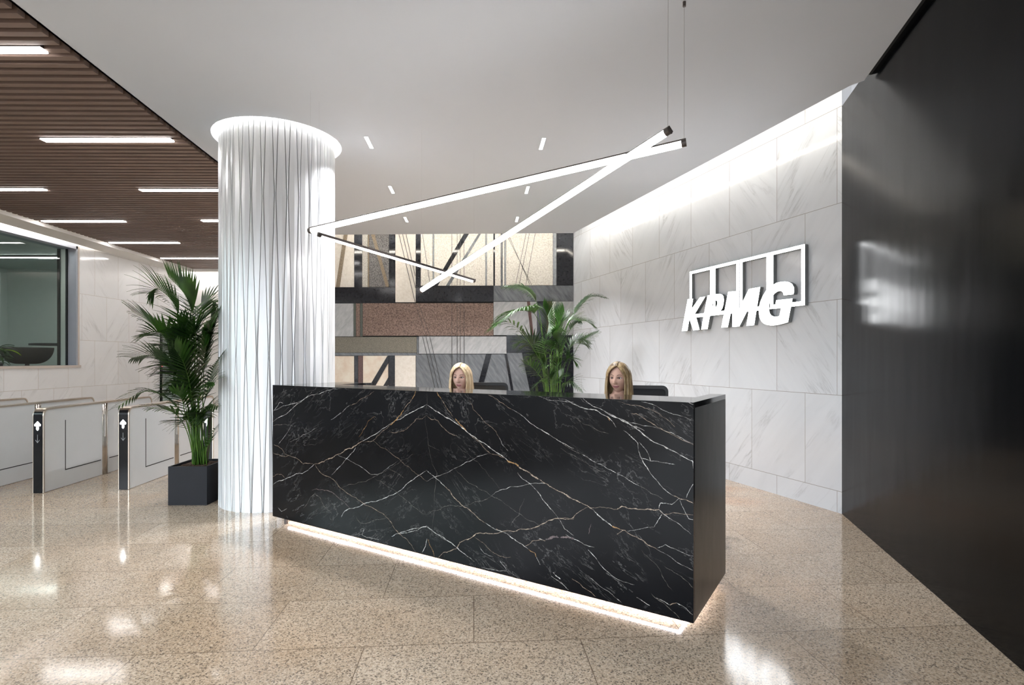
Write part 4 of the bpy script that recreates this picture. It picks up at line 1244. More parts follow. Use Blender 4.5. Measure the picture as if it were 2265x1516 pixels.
def planter(name, loc, rotz, w_, d_, h_, label, group):
    """planter box with soil; a potted plant is one thing"""
    e = empty(name, loc, rotz)
    tag(e, label, 'potted plant', group)
    b_ = MB()
    t_ = 0.015
    b_.box(-w_, w_, -d_, -d_ + t_, 0, h_); b_.box(-w_, w_, d_ - t_, d_, 0, h_)
    b_.box(-w_, -w_ + t_, -d_ + t_, d_ - t_, 0, h_); b_.box(w_ - t_, w_, -d_ + t_, d_ - t_, 0, h_)
    b_.box(-w_ + t_, w_ - t_, -d_ + t_, d_ - t_, 0, 0.02)
    b_.build('planter_box', 'planter', e)
    b_ = MB()
    rs = random.Random(5)
    rows = []
    for i in range(31):
        rows.append([(-w_ + t_ + (2 * w_ - 2 * t_) * k / 30, -d_ + t_ + (2 * d_ - 2 * t_) * i / 30, h_ - 0.035 + rs.uniform(0, 0.016) + 0.02 * math.cos((k - 15) / 15 * 1.5) * math.cos((i - 15) / 15 * 1.5)) for k in range(31)])
    b_.grid(rows)
    b_.build('bark_mulch', 'soil', e, fix=False)
    return e

rp = random.Random(21)
P1C = Vector((-3.222, 5.635, 0))
palm1 = planter('potted_palm', P1C, R(1), 0.19, 0.215, 0.385, 'potted palm in a square black planter standing left of the white column', 'potted palms')
def P1(px, py, Y=5.62):
    return at_y(px, py, Y)
def base1(dx, dy):
    return Vector((P1C.x + dx, P1C.y + dy, 0.36))
def add_fronds(palm, origin, specs, rnd, default_leaf):
    for k, s in enumerate(specs):
        frond(palm, origin, s[0], s[1], s[2], s[3], s[4], s[5], s[6], s[7], rnd=rnd)
# (points, leaf length, start, count, droop, width, mat, face)
F1 = [
    ([base1(.04, 0), P1(428, 900, 5.55), P1(431, 790, 5.45), P1(429, 715, 5.40), P1(410, 655, 5.4), P1(372, 612, 5.4)], .44, .40, 28, .22, .021, 'leaf', R(60)),
    ([base1(-.03, .02), P1(412, 930, 5.6), P1(398, 850, 5.55), P1(375, 765, 5.5), P1(335, 715, 5.5), P1(292, 688, 5.5)], .34, .48, 20, .35, .018, 'leaf', R(35)),
    ([base1(-.04, -.03), P1(420, 930, 5.5), P1(402, 860, 5.4), P1(372, 812, 5.35), P1(335, 787, 5.3), P1(290, 792, 5.3)], .30, .50, 20, .45, .018, 'leaf2', R(25)),
    ([base1(-.02, -.06), P1(418, 950, 5.45), P1(395, 905, 5.35), P1(355, 873, 5.3), P1(312, 868, 5.25), P1(258, 902, 5.25)], .24, .42, 18, .6, .014, 'leaf', R(10)),
    ([base1(-.05, .0), P1(415, 960, 5.5), P1(392, 920, 5.4), P1(362, 905, 5.35), P1(325, 902, 5.3)], .22, .50, 10, .5, .018, 'leaf', R(20)),
    ([base1(.06, .02), P1(440, 900, 5.6), P1(450, 800, 5.5), P1(462, 730, 5.42), P1(482, 685, 5.3)], .32, .42, 18, .25, .020, 'leaf', R(50)),
    ([base1(.02, .06), P1(425, 880, 5.7), P1(405, 760, 5.7), P1(390, 680, 5.7), P1(352, 640, 5.7), P1(330, 650, 5.7)], .36, .50, 18, .45, .015, 'leaf', R(40)),
    ([base1(.05, .08), P1(436, 860, 5.8), P1(440, 760, 5.8), P1(446, 690, 5.8), P1(470, 665, 5.8), P1(490, 690, 5.75)], .34, .45, 20, .4, .018, 'leaf2', R(40)),
    ([base1(.07, -.04), P1(445, 930, 5.5), P1(456, 870, 5.4), P1(468, 820, 5.3), P1(484, 790, 5.2)], .26, .45, 14, .4, .018, 'leaf2', R(45)),
    ([base1(.0, -.05), P1(425, 930, 5.45), P1(420, 860, 5.35), P1(405, 805, 5.25), P1(385, 770, 5.2)], .30, .45, 14, .3, .024, 'leaf', R(50)),
    ([base1(.03, -.07), P1(432, 940, 5.42), P1(440, 880, 5.3), P1(452, 850, 5.2), P1(470, 845, 5.15)], .24, .40, 12, .4, .022, 'leaf', R(40)),
    ([base1(.0, -.08), P1(420, 960, 5.42), P1(412, 910, 5.32), P1(398, 880, 5.25), P1(378, 868, 5.2)], .22, .40, 12, .4, .022, 'leaf', R(40)),
    ([base1(.05, -.02), P1(440, 960, 5.5), P1(448, 920, 5.45), P1(462, 895, 5.4), P1(482, 900, 5.3)], .20, .45, 10, .5, .018, 'leaf', R(35)),
    ([base1(.10, -.05), P1(455, 1000, 5.5), P1(464, 970, 5.45), P1(476, 945, 5.35)], .16, .45, 7, .3, .020, 'leaf', R(30)),
]
for k in range(14):
    # further fronds filling the crown
    a = rp.uniform(2.2, 6.6) if k % 3 else rp.uniform(4.0, 5.6)
    rr_ = rp.uniform(0.10, 0.34); hz = rp.uniform(0.85, 1.75)
    t0 = base1(rp.uniform(-.05, .08), rp.uniform(-.08, .05))
    c0 = Vector((P1C.x + 0.04, P1C.y - 0.05, 0))
    dx, dy = math.cos(a) * rr_, min(math.sin(a) * rr_, 0.05)
    if dx > 0.12: dx = 0.12
    F1.append(([t0, Vector((c0.x + dx * 0.3, c0.y + dy * 0.3, 0.36 + (hz - 0.36) * 0.5)), Vector((c0.x + dx * 0.7, c0.y + dy * 0.7, hz * 0.92)), Vector((c0.x + dx * 1.1, c0.y + dy * 1.1, hz)), Vector((c0.x + dx * 1.45, c0.y + dy * 1.5, hz - 0.02))],
               rp.uniform(.24, .36), .42, 14, rp.uniform(.25, .5), .020, 'leaf' if k % 2 else 'leaf2', R(rp.uniform(30, 60))))
add_fronds(palm1, P1C, F1, rp, .3)
for k in range(9):
    b_ = MB()
    a = k * 2.4
    p0_ = Vector((0.06 * math.cos(a), 0.06 * math.sin(a), 0.35)); p1_ = Vector((0.10 * math.cos(a) + 0.02, 0.05 * math.sin(a), rp.uniform(0.75, 0.95)))
    b_.tube([p0_, (p0_ + p1_) / 2 + Vector((0.01, 0, 0)), p1_], [0.014, 0.009, 0.006], 8, 0)
    b_.build('stalk', 'stem' if k % 3 else 'trunk', palm1, smooth=True)

P2C = Vector((0.60, 8.0, 0))
palm2 = planter('potted_palm', P2C, R(3), 0.22, 0.22, 0.42, 'potted palm behind the reception desk in the corner beside the stone mural', 'potted palms')
def base2(dx, dy=0.0):
    return Vector((P2C.x + dx, P2C.y + dy, 0.39))
def P2(x, y, Y=8.0):
    return at_y(1080 + x / 5.83, 620 + y / 5.83, Y)
F2 = [
    ([base2(-.02), P2(720, 1250), P2(690, 700), P2(600, 450, 7.9), P2(480, 385, 7.8), P2(300, 420, 7.7), P2(60, 590, 7.6)], .50, .52, 26, .75, .018, 'leaf', R(5)),
    ([base2(-.02, .05), P2(740, 1100, 8.1), P2(690, 600, 8.1), P2(640, 330, 8.1), P2(560, 180, 8.1), P2(420, 95, 8.1), P2(220, 85, 8.1)], .30, .55, 22, .75, .014, 'leaf2', R(5)),
    ([base2(.06), P2(900, 1000), P2(1010, 620), P2(1090, 470), P2(1180, 330), P2(1320, 210), P2(1490, 215)], .28, .55, 24, .65, .014, 'leaf2', R(10)),
    ([base2(.08, -.05), P2(920, 1150, 7.8), P2(985, 760, 7.7), P2(1100, 570, 7.7), P2(1220, 520, 7.7), P2(1350, 590, 7.7)], .26, .50, 18, .6, .012, 'leaf2', R(15)),
    ([base2(.09, .02), P2(1010, 1200, 8.0), P2(1120, 930, 8.0), P2(1200, 800, 8.0), P2(1300, 730, 8.0), P2(1420, 665, 8.0)], .20, .55, 14, .5, .012, 'leaf', R(15)),
    ([base2(.01, -.06), P2(820, 1100, 7.7), P2(860, 800, 7.6), P2(880, 600, 7.5), P2(960, 400, 7.5)], .40, .45, 22, .2, .018, 'leaf', R(60)),
    ([base2(-.05, -.03), P2(720, 1200, 7.8), P2(610, 960, 7.7), P2(520, 820, 7.6), P2(420, 680, 7.6), P2(250, 545, 7.5), P2(60, 565, 7.5)], .26, .60, 9, .8, .020, 'leaf', R(5)),
    ([base2(.0, .08), P2(830, 1000, 8.3), P2(800, 700, 8.3), P2(780, 480, 8.3), P2(720, 330, 8.3)], .34, .45, 18, .35, .016, 'leaf', R(50)),
    ([base2(.03, .06), P2(880, 1000, 8.2), P2(930, 720, 8.2), P2(960, 560, 8.2), P2(1040, 480, 8.2)], .34, .42, 18, .4, .016, 'leaf', R(40)),
    ([base2(-.03, -.08), P2(740, 1150, 7.6), P2(700, 900, 7.5), P2(720, 740, 7.4), P2(820, 640, 7.4)], .28, .42, 14, .5, .014, 'leaf2', R(40)),
    ([base2(.04, -.08), P2(880, 1100, 7.6), P2(910, 900, 7.5), P2(860, 780, 7.4), P2(800, 740, 7.3)], .30, .40, 16, .4, .018, 'leaf', R(50)),
    ([base2(-.06, -.04), P2(700, 1350, 7.8), P2(620, 1200, 7.7), P2(530, 1110, 7.6), P2(430, 1065, 7.6)], .20, .45, 9, .35, .020, 'leaf', R(40)),
    ([base2(.08, -.06), P2(930, 1400, 7.7), P2(980, 1330, 7.6), P2(1060, 1310, 7.5), P2(1190, 1420, 7.5)], .22, .40, 10, .5, .014, 'leaf2', R(35)),
    ([base2(-.06, -.06), P2(720, 1400, 7.7), P2(680, 1300, 7.6), P2(620, 1320, 7.5), P2(580, 1400, 7.5)], .20, .40, 10, .5, .014, 'leaf', R(35)),
    ([base2(.07, .0), P2(920, 1250, 7.9), P2(990, 1050, 7.8), P2(1060, 1000, 7.8), P2(1150, 1090, 7.8)], .22, .42, 12, .5, .014, 'leaf', R(35)),
    ([base2(-.04, .03), P2(740, 1250, 8.0), P2(700, 1050, 8.0), P2(640, 1000, 8.0), P2(560, 1060, 8.0)], .22, .42, 12, .5, .014, 'leaf', R(35)),
    ([base2(.0, -.10), P2(800, 1350, 7.6), P2(810, 1200, 7.5), P2(860, 1120, 7.4)], .22, .40, 10, .35, .018, 'leaf', R(50)),
    ([base2(.02, -.10), P2(840, 1400, 7.5), P2(870, 1280, 7.4), P2(940, 1200, 7.4)], .20, .40, 10, .35, .016, 'leaf', R(50)),
    ([base2(-.01, -.10), P2(790, 1400, 7.5), P2(760, 1260, 7.4), P2(690, 1190, 7.4)], .20, .40, 10, .35, .016, 'leaf', R(50)),
]
for k in range(8):
    a = rp.uniform(3.0, 6.5); rr_ = rp.uniform(0.15, 0.40); hz = rp.uniform(1.3, 2.1)
    t0 = base2(rp.uniform(-.06, .08), rp.uniform(-.08, .05))
    dx, dy = math.cos(a) * rr_, math.sin(a) * rr_
    F2.append(([t0, Vector((P2C.x + dx * 0.3, P2C.y + dy * 0.3, 0.39 + (hz - 0.39) * 0.5)), Vector((P2C.x + dx * 0.7, P2C.y + dy * 0.7, hz * 0.93)), Vector((P2C.x + dx * 1.1, P2C.y + dy * 1.1, hz)), Vector((P2C.x + dx * 1.5, P2C.y + dy * 1.5, hz - 0.04))],
               rp.uniform(.22, .34), .42, 14, rp.uniform(.3, .6), .016, 'leaf' if k % 2 else 'leaf2', R(rp.uniform(20, 55))))
add_fronds(palm2, P2C, F2, rp, .3)
for k in range(8):
    b_ = MB()
    a = k * 2.4
    p0_ = Vector((0.07 * math.cos(a), 0.07 * math.sin(a), 0.38)); p1_ = Vector((0.12 * math.cos(a), 0.10 * math.sin(a), rp.uniform(1.2, 1.7)))
    b_.tube([p0_, (p0_ + p1_) / 2 + Vector((0.01, 0, 0)), p1_], [0.014, 0.009, 0.005], 8, 0)
    b_.build('stalk', 'stem', palm2, smooth=True)

# ------------------------------------------------------------------ office chairs
def office_chair(name, loc, rotz, backmat, label, wid=0.235, ztop=1.22, curve=0.02):
    e = empty(name, loc, rotz)
    tag(e, label, 'chair', 'office chairs behind the desk')
    # backrest: rounded panel, slightly bowed; front faces -y
    def rounded(w_, z0, z1, r_, n=6):
        pts = []
        for cx_, cz_, a0_ in ((w_ - r_, z1 - r_, 0), (-w_ + r_, z1 - r_, 90), (-w_ + r_, z0 + r_, 180), (w_ - r_, z0 + r_, 270)):
            for k in range(n + 1):
                a = R(a0_ + 90 * k / n)
                pts.append((cx_ + r_ * math.cos(a), cz_ + r_ * math.sin(a)))
        return pts
    b_ = MB(); b_.prism(rounded(wid - 0.012, 0.62, ztop - 0.012, 0.04), 'y', 0.226, 0.246)
    b_.build('backrest', backmat, e)
    outer, inner = rounded(wid, 0.60, ztop, 0.05), rounded(wid - 0.022, 0.63, ztop - 0.03, 0.035)
    b_ = MB(); b_.prism(outer, 'y', 0.22, 0.252, holes=[list(reversed(inner))])
    b_.build('back_frame', 'chair_plastic', e, bevel=0.004)
    b_ = MB(); b_.prism(rounded(0.24, -0.24, 0.20, 0.07), 'z', 0.48, 0.55)
    b_.build('seat', backmat, e, bevel=0.012)
    b_ = MB(); b_.tube([(0, 0.16, 0.50), (0, 0.27, 0.52), (0, 0.285, 0.75), (0, 0.26, 0.9)], 0.018, 10)
    b_.build('back_support', 'chair_plastic', e, smooth=True)
    b_ = MB(); b_.tube([(0, 0, 0.12), (0, 0, 0.48)], 0.025, 16)
    b_.build('gas_column', 'chair_plastic', e)
    for s_ in (-1, 1):
        b_ = MB(); b_.tube([(s_ * 0.22, 0.05, 0.52), (s_ * 0.30, 0.05, 0.54), (s_ * 0.305, 0.05, 0.68)], 0.014, 8); b_.box(min(s_ * .28, s_ * .34), max(s_ * .28, s_ * .34), -0.10, 0.12, 0.68, 0.70)
        b_.build('armrest', 'chair_plastic', e)
    for k in range(5):
        a = R(72 * k + 18)
        b_ = MB(); b_.tube([(0.02 * math.cos(a), 0.02 * math.sin(a), 0.13), (0.29 * math.cos(a), 0.29 * math.sin(a), 0.075)], [0.022, 0.013], 8)
        lg = b_.build('leg', 'chair_plastic', e)
        b_ = MB(); c_ = Vector((0.29 * math.cos(a), 0.29 * math.sin(a), 0.03)); t_ = Vector((-math.sin(a), math.cos(a), 0)) * 0.02
        b_.tube([c_ - t_, c_ + t_], 0.03, 14)
        b_.build('caster', 'chair_plastic', lg)
    return e
W1 = Vector((-0.415, 4.98, 0)); W2 = Vector((0.86, 4.42, 0))
office_chair('office_chair', (-0.235, 5.14, 0), R(2), 'chair_dark', 'office chair with dark brown back behind the seated woman nearer the mural', 0.205, 1.222)
office_chair('office_chair', (1.11, 4.62, 0), R(-13), 'chair_mesh', 'black mesh office chair behind the woman sitting nearer the sign', 0.215, 1.218)


# ------------------------------------------------------------------ people
def sm(a, b2, x):
    t_ = max(0.0, min(1.0, (x - a) / (b2 - a)))
    return t_ * t_ * (3 - 2 * t_)


def head_geo(b_, yaw, ctr, smile=0.0, nu=112, nv=100):
    """Head facing -y before yaw; materials 0 skin, 1 lip, 2 brow, 3 eye-lid shade."""
    rot = Matrix.Rotation(yaw, 3, 'Z')
    rows = []
    G = lambda x, s: math.exp(-(x / s) ** 2)
    raw = []
    for j in range(nv + 1):
        ph = math.pi * (j / nv) - math.pi / 2
        row = []
        for i in range(nu):
            th = 2 * math.pi * i / nu
            # denser at the front
            th = th - 0.30 * math.sin(th)
            cz, sz = math.cos(ph), math.sin(ph)
            x = math.sin(th) * cz; y = -math.cos(th) * cz; z = sz
            X = 0.074 * x; Y = (0.094 if y < 0 else 0.100) * y; Z = 0.114 * z
            lo = sm(0.0, -0.112, Z)
            X *= 1 - 0.34 * lo ** 1.3
            if y < 0:
                Y *= 1 - 0.10 * lo
            else:
                Y *= 1 - 0.45 * sm(-0.02, -0.10, Z)
            X *= 1 + 0.06 * G(Z - 0.05, 0.04)
            if y < -0.1:
                fr = sm(-0.1, -0.6, y)
                d_ = 0.0
                if Z > -0.034:
                    d_ += 0.021 * G(X, 0.0095 + 0.003 * sm(0.0, -0.03, Z)) * sm(0.028, -0.026, Z)
                else:
                    d_ += 0.021 * G(X, 0.0125) * sm(-0.046, -0.034, Z)
                d_ += 0.006 * (G(X - 0.011, 0.006) + G(X + 0.011, 0.006)) * G(Z + 0.031, 0.007)
                d_ -= 0.010 * (G(X - 0.031, 0.016) + G(X + 0.031, 0.016)) * G(Z - 0.008, 0.012)
                d_ += 0.0045 * (G(X - 0.030, 0.018) + G(X + 0.030, 0.018)) * G(Z - 0.027, 0.007)
                d_ += 0.0065 * G(X, 0.021) * (G(Z + 0.0555, 0.0045) + 1.1 * G(Z + 0.0665, 0.0055))
                d_ -= 0.0040 * G(X, 0.024) * G(Z + 0.0605 - smile * 12 * X * X * 0.2, 0.0022)
                d_ += 0.007 * G(X, 0.022) * G(Z + 0.094, 0.014)
                d_ += 0.004 * (G(X - 0.042, 0.020) + G(X + 0.042, 0.020)) * G(Z + 0.030, 0.022)
                Y -= d_ * fr
            row.append(Vector((X, Y, Z)))
        raw.append(row)
    vs_ = [rot @ p + ctr for r_ in raw for p in r_]
    fs, ms = [], []
    for j in range(nv):
        for i in range(nu):
            i2 = (i + 1) % nu
            fs.append((j * nu + i, j * nu + i2, (j + 1) * nu + i2, (j + 1) * nu + i))
            c_ = (raw[j][i] + raw[j][i2] + raw[j + 1][i2] + raw[j + 1][i]) / 4
            mi = 0
            if c_.y < -0.04:
                zz = c_.z - smile * 9 * c_.x ** 2
                lipw = 0.0235 + 0.004 * (smile > 0)
                if abs(c_.x) < lipw:
                    hh = 0.0105 * (1 - (c_.x / lipw) ** 2) ** 0.6
                    if abs(zz + 0.061) < hh:
                        mi = 1
                ax = abs(c_.x)
                if 0.014 < ax < 0.050:
                    zb_ = 0.0285 + 0.005 * math.sin((ax - 0.014) / 0.036 * math.pi * 0.8)
                if ((ax - 0.031) / 0.0185) ** 2 + ((c_.z - 0.009) / 0.0085) ** 2 < 1:
                    mi = 3
            ms.append(mi)
    o_ = len(b_.v)
    b_.v += [tuple(p) for p in vs_]
    b_.f += [tuple(q + o_ for q in f) for f in fs]
    b_.m += ms
    front = [p for r_ in raw for p in r_ if p.y < -0.02]
    def surf(x, z):
        q_ = min(front, key=lambda p: (p.x - x) ** 2 + (p.z - z) ** 2)
        return Vector((x, q_.y, z))
    return surf, rot


def limb_mesh(name, joints, edges, radii, mat, parent, sub=1):
    me = bpy.data.meshes.new(name)
    me.from_pydata([tuple(j) for j in joints], edges, [])
    tmp = bpy.data.objects.new(name + '_tmp', me)
    COL.objects.link(tmp)
    md = tmp.modifiers.new('skin', 'SKIN'); md.use_smooth_shade = True
    sk = me.skin_vertices[0].data if me.skin_vertices else None
    if sk is None:
        bm = bmesh.new(); bm.from_mesh(me); bm.verts.layers.skin.verify(); bm.to_mesh(me); bm.free()
        sk = me.skin_vertices[0].data
    for k, r_ in enumerate(radii):
        sk[k].radius = (r_, r_) if isinstance(r_, (int, float)) else r_
    sk[0].use_root = True
    ss = tmp.modifiers.new('sub', 'SUBSURF'); ss.levels = sub; ss.render_levels = sub
    dg = bpy.context.evaluated_depsgraph_get(); dg.update()
    ev = tmp.evaluated_get(dg)
    nm = bpy.data.meshes.new_from_object(ev)
    v = [tuple(x.co) for x in nm.vertices]; f = [tuple(p.vertices) for p in nm.polygons]
    COL.objects.unlink(tmp); bpy.data.objects.remove(tmp)
    return v, f


def make_person(loc, rotz, label, head_yaw, head_dx, head_z, hair, skin, hair_len, smile, face_tilt=0.0, seat_z=0.555):
    e = empty('person', loc, rotz)
    tag(e, label, 'person', 'receptionists behind the desk')
    hc = Vector((head_dx, -0.015, head_z))
    # body: pelvis on the seat, thighs forward (-y), shanks down, forearms on the worktop
    pz = seat_z + 0.10
    J, E, Rr = [], [], []
    def j(p, r_, par=None):
        J.append(Vector(p)); Rr.append(r_)
        if par is not None: E.append((par, len(J) - 1))
        return len(J) - 1
    pel = j((0, 0.02, pz), (0.13, 0.10))
    wa = j((0.0, 0.03, pz + 0.14), (0.105, 0.08), pel)
    neckz = head_z - 0.185
    ch = j((head_dx * 0.5, 0.02, (pz + neckz) / 2 + 0.06), (0.135, 0.095), wa)
    sh = j((head_dx * 0.8, 0.015, neckz), (0.075, 0.065), ch)
    nk = j((head_dx, 0.0, neckz + 0.07), 0.047, sh)
    nt_ = j((head_dx, -0.002, head_z - 0.06), 0.047, nk)
    hands = []
    for s_ in (-1, 1):
        s1 = j((head_dx * 0.8 + s_ * 0.155, 0.015, neckz - 0.035), 0.050, sh)
        s2 = j((s_ * 0.225, -0.02, neckz - 0.20), 0.042, s1)
        s3 = j((s_ * 0.24, -0.06, 0.80), 0.036, s2)
        s4 = j((s_ * 0.17, -0.22, 0.792), 0.028, s3)
        s5 = j((s_ * 0.14, -0.29, 0.775), (0.032, 0.016), s4)
        hands.append(len(J) - 1)
        base = Vector((s_ * 0.14, -0.29, 0.778))
        for fi, (dx, ln) in enumerate(((-0.026, 0.062), (-0.009, 0.074), (0.009, 0.070), (0.026, 0.055))):
            a = j(base + Vector((dx, -0.045, -0.002)), 0.0085, s5)
            b2 = j(base + Vector((dx * 1.15, -0.045 - ln * 0.55, -0.006)), 0.0078, a)
            j(base + Vector((dx * 1.2, -0.045 - ln, -0.022)), 0.0070, b2)
        t1 = j(base + Vector((-s_ * 0.038, -0.015, -0.004)), 0.010, s5)
        j(base + Vector((-s_ * 0.058, -0.050, -0.012)), 0.0085, t1)
        h1 = j((s_ * 0.085, -0.03, pz - 0.02), 0.085, pel)
        k1 = j((s_ * 0.10, -0.42, pz - 0.03), 0.058, h1)
        c1_ = j((s_ * 0.10, -0.40, pz - 0.28), 0.050, k1)
        a1_ = j((s_ * 0.10, -0.37, 0.11), 0.034, c1_)
        j((s_ * 0.10, -0.47, 0.055), (0.036, 0.026), a1_)
    v, f = limb_mesh('body', J, E, Rr, skin, e)
    b_ = MB(); b_.add(v, f, 0)
    surf, rot_ = head_geo(b_, head_yaw, hc, smile)
    body = b_.build('body', [skin, 'lip', 'brow', 'lid'], e, smooth=True, fix=False)
    for s_ in (-1, 1):
        pts_ = []
        for k in range(9):
            u = k / 8
            ax_ = 0.013 + 0.036 * u
            pts_.append(rot_ @ (surf(s_ * ax_, 0.0275 + 0.0065 * math.sin(u * math.pi * 0.85)) + Vector((0, -0.0004, 0))) + hc)
        b2 = MB(); b2.tube(pts_, [0.0016, 0.0022, 0.0024, 0.0024, 0.0022, 0.0020, 0.0017, 0.0013, 0.0008], 8)
        b2.build('eyebrow', 'brow', e, smooth=True, fix=False)
    # eyes
    rot = Matrix.Rotation(head_yaw, 3, 'Z')
    for s_ in (-1, 1):
        c_ = Vector((s_ * 0.031, -0.0665, 0.008))
        b_ = MB()
        rows = []
        for jj in range(13):
            ph = math.pi * jj / 12 - math.pi / 2
            rows.append([rot @ (c_ + Vector((0.0142 * math.cos(ph) * math.sin(2 * math.pi * ii / 16), -0.0125 * math.cos(ph) * math.cos(2 * math.pi * ii / 16), 0.0062 * math.sin(ph)))) + hc for ii in range(16)])
        b_.grid(rows, close=True)
        ey = b_.build('eye', 'eye', e, smooth=True)
        b_ = MB(); cc = c_ + Vector((-0.001, -0.0105, 0.0))
        rows = []
        for jj in range(9):
            ph = math.pi * jj / 8 - math.pi / 2
            rows.append([rot @ (cc + Vector((0.0062 * math.cos(ph) * math.sin(2 * math.pi * ii / 12), -0.003 * math.cos(ph) * math.cos(2 * math.pi * ii / 12), 0.0058 * math.sin(ph)))) + hc for ii in range(12)])
        b_.grid(rows, close=True)
        b_.build('iris', 'iris', ey, smooth=True)
    # hair: two halves lofted from a parting, falling to the shoulders
    b_ = MB()
    rs = random.Random(int(head_z * 1000))
    part = 0.010
    for s_ in (-1, 1):
        ns, nt2 = 64, 46
        rows = []
        for si in range(ns + 1):
            sp = si / ns
            # start on the parting line
            el = R(52) + R(78) * sp                       # elevation along the skull from the hairline over the crown
            d0 = Vector((part / 0.11 * (1 - sp), -math.cos(el), math.sin(el))).normalized()
            A = R(52 + 128 * sp)
            d1 = Vector((s_ * math.sin(A), -math.cos(A), 0.10)).normalized()
            row = []
            infl = 0.013 + 0.006 * sm(0, 0.3, sp)
            ax_, ay_, az_ = 0.076 + infl, 0.097 + infl, 0.116 + infl * 0.9
            rip = 0.0028 * math.sin(sp * 47 + s_) + 0.0022 * math.sin(sp * 91 + 2 * s_) + rs.uniform(-0.0012, 0.0012)
            for ti in range(nt2 + 1):
                tt = ti / nt2
                if tt < 0.42:
                    u = tt / 0.42
                    dr_ = d0.lerp(d1, u).normalized()
                    lift = 0.004 * math.sin(math.pi * u)
                    p = Vector((dr_.x * (ax_ + lift), dr_.y * (ay_ + lift), dr_.z * (az_ + lift)))
                    p += Vector((dr_.x, dr_.y, 0)) * rip * u
                    if ti == int(0.42 * nt2):
                        last = p.copy()
                    last = p.copy()
                else:
                    u = (tt - 0.42) / 0.58
                    p = last.copy()
                    drop = hair_len * u * (1.0 + 0.05 * math.sin(sp * 23 + s_ * 2))
                    out = Vector((d1.x, d1.y, 0)) * (0.016 * math.sin(math.pi * 0.5 * u) + rip * 0.5 * u)
                    fw = Vector((0.0, -0.010 * u * (1 - sp), 0))
                    # waves
                    wv = 0.0035 * math.sin(u * 7 + sp * 9) * u
                    tuck = Vector((-s_ * 0.016 * u ** 2 * (1 - sp), 0, 0))
                    p = p + out + fw + tuck + Vector((s_ * wv, 0, -drop))
                row.append(rot @ p + hc)
            rows.append(row)
        b_.grid(rows)
    ho = b_.build('hair', hair, e, smooth=True, fix=False)
    sol = ho.modifiers.new('solid', 'SOLIDIFY'); sol.thickness = 0.010; sol.offset = -0.6
    # clothing: jacket over torso and sleeves, trousers, shoes
    def cloth(name, mat, js, es, rs_):
        v, f = limb_mesh(name, js, es, rs_, mat, e)
        b2 = MB(); b2.add(v, f, 0)
        return b2.build(name, mat, e, smooth=True, fix=False)
    jj, ee, rr = [], [], []
    def q(p, r_, par=None):
        jj.append(Vector(p)); rr.append(r_)
        if par is not None: ee.append((par, len(jj) - 1))
        return len(jj) - 1
    a = q((0, 0.02, pz - 0.005), (0.172, 0.145)); b3 = q((0, 0.03, pz + 0.14), (0.15, 0.128), a); c3 = q((head_dx * .5, 0.02, (pz + neckz) / 2 + 0.06), (0.172, 0.138), b3)
    d3 = q((head_dx * .8, 0.018, neckz - 0.005), (0.098, 0.088), c3)
    for s_ in (-1, 1):
        s1 = q((head_dx * .8 + s_ * 0.155, 0.015, neckz - 0.035), 0.070, d3); s2 = q((s_ * 0.225, -0.02, neckz - 0.20), 0.054, s1); s3 = q((s_ * 0.24, -0.06, 0.805), 0.048, s2); q((s_ * 0.172, -0.215, 0.807), 0.038, s3)
    cloth('jacket', 'cloth_black', jj, ee, rr)
    jj, ee, rr = [], [], []
    a = q((0, 0.02, pz), (0.16, 0.132))
    for s_ in (-1, 1):
        h1 = q((s_ * 0.085, -0.03, pz - 0.02), 0.095, a); k1 = q((s_ * 0.10, -0.42, pz - 0.03), 0.070, h1); c4 = q((s_ * 0.10, -0.40, pz - 0.28), 0.062, k1); q((s_ * 0.10, -0.37, 0.13), 0.048, c4)
    cloth('trousers', 'cloth_black', jj, ee, rr)
    for s_ in (-1, 1):
        v, f = limb_mesh('shoe', [Vector((s_ * 0.10, -0.36, 0.05)), Vector((s_ * 0.10, -0.44, 0.045)), Vector((s_ * 0.10, -0.53, 0.035))], [(0, 1), (1, 2)], [0.042, 0.042, 0.032], 'shoe', e)
        b2 = MB(); b2.add(v, f, 0); b2.build('shoe', 'shoe', e, smooth=True, fix=False)
    return e

make_person(W1, R(0), 'person with straight light blonde hair sitting at the desk, facing the camera', R(-14), -0.045, 1.278, 'hair1', 'skin', 0.20, 0.0, seat_z=0.555)
make_person(W2, R(8), 'person with long dark blonde hair sitting nearer the sign, face turned to the left', R(-38), 0.0, 1.292, 'hair2', 'skin2', 0.22, 1.0, seat_z=0.555)

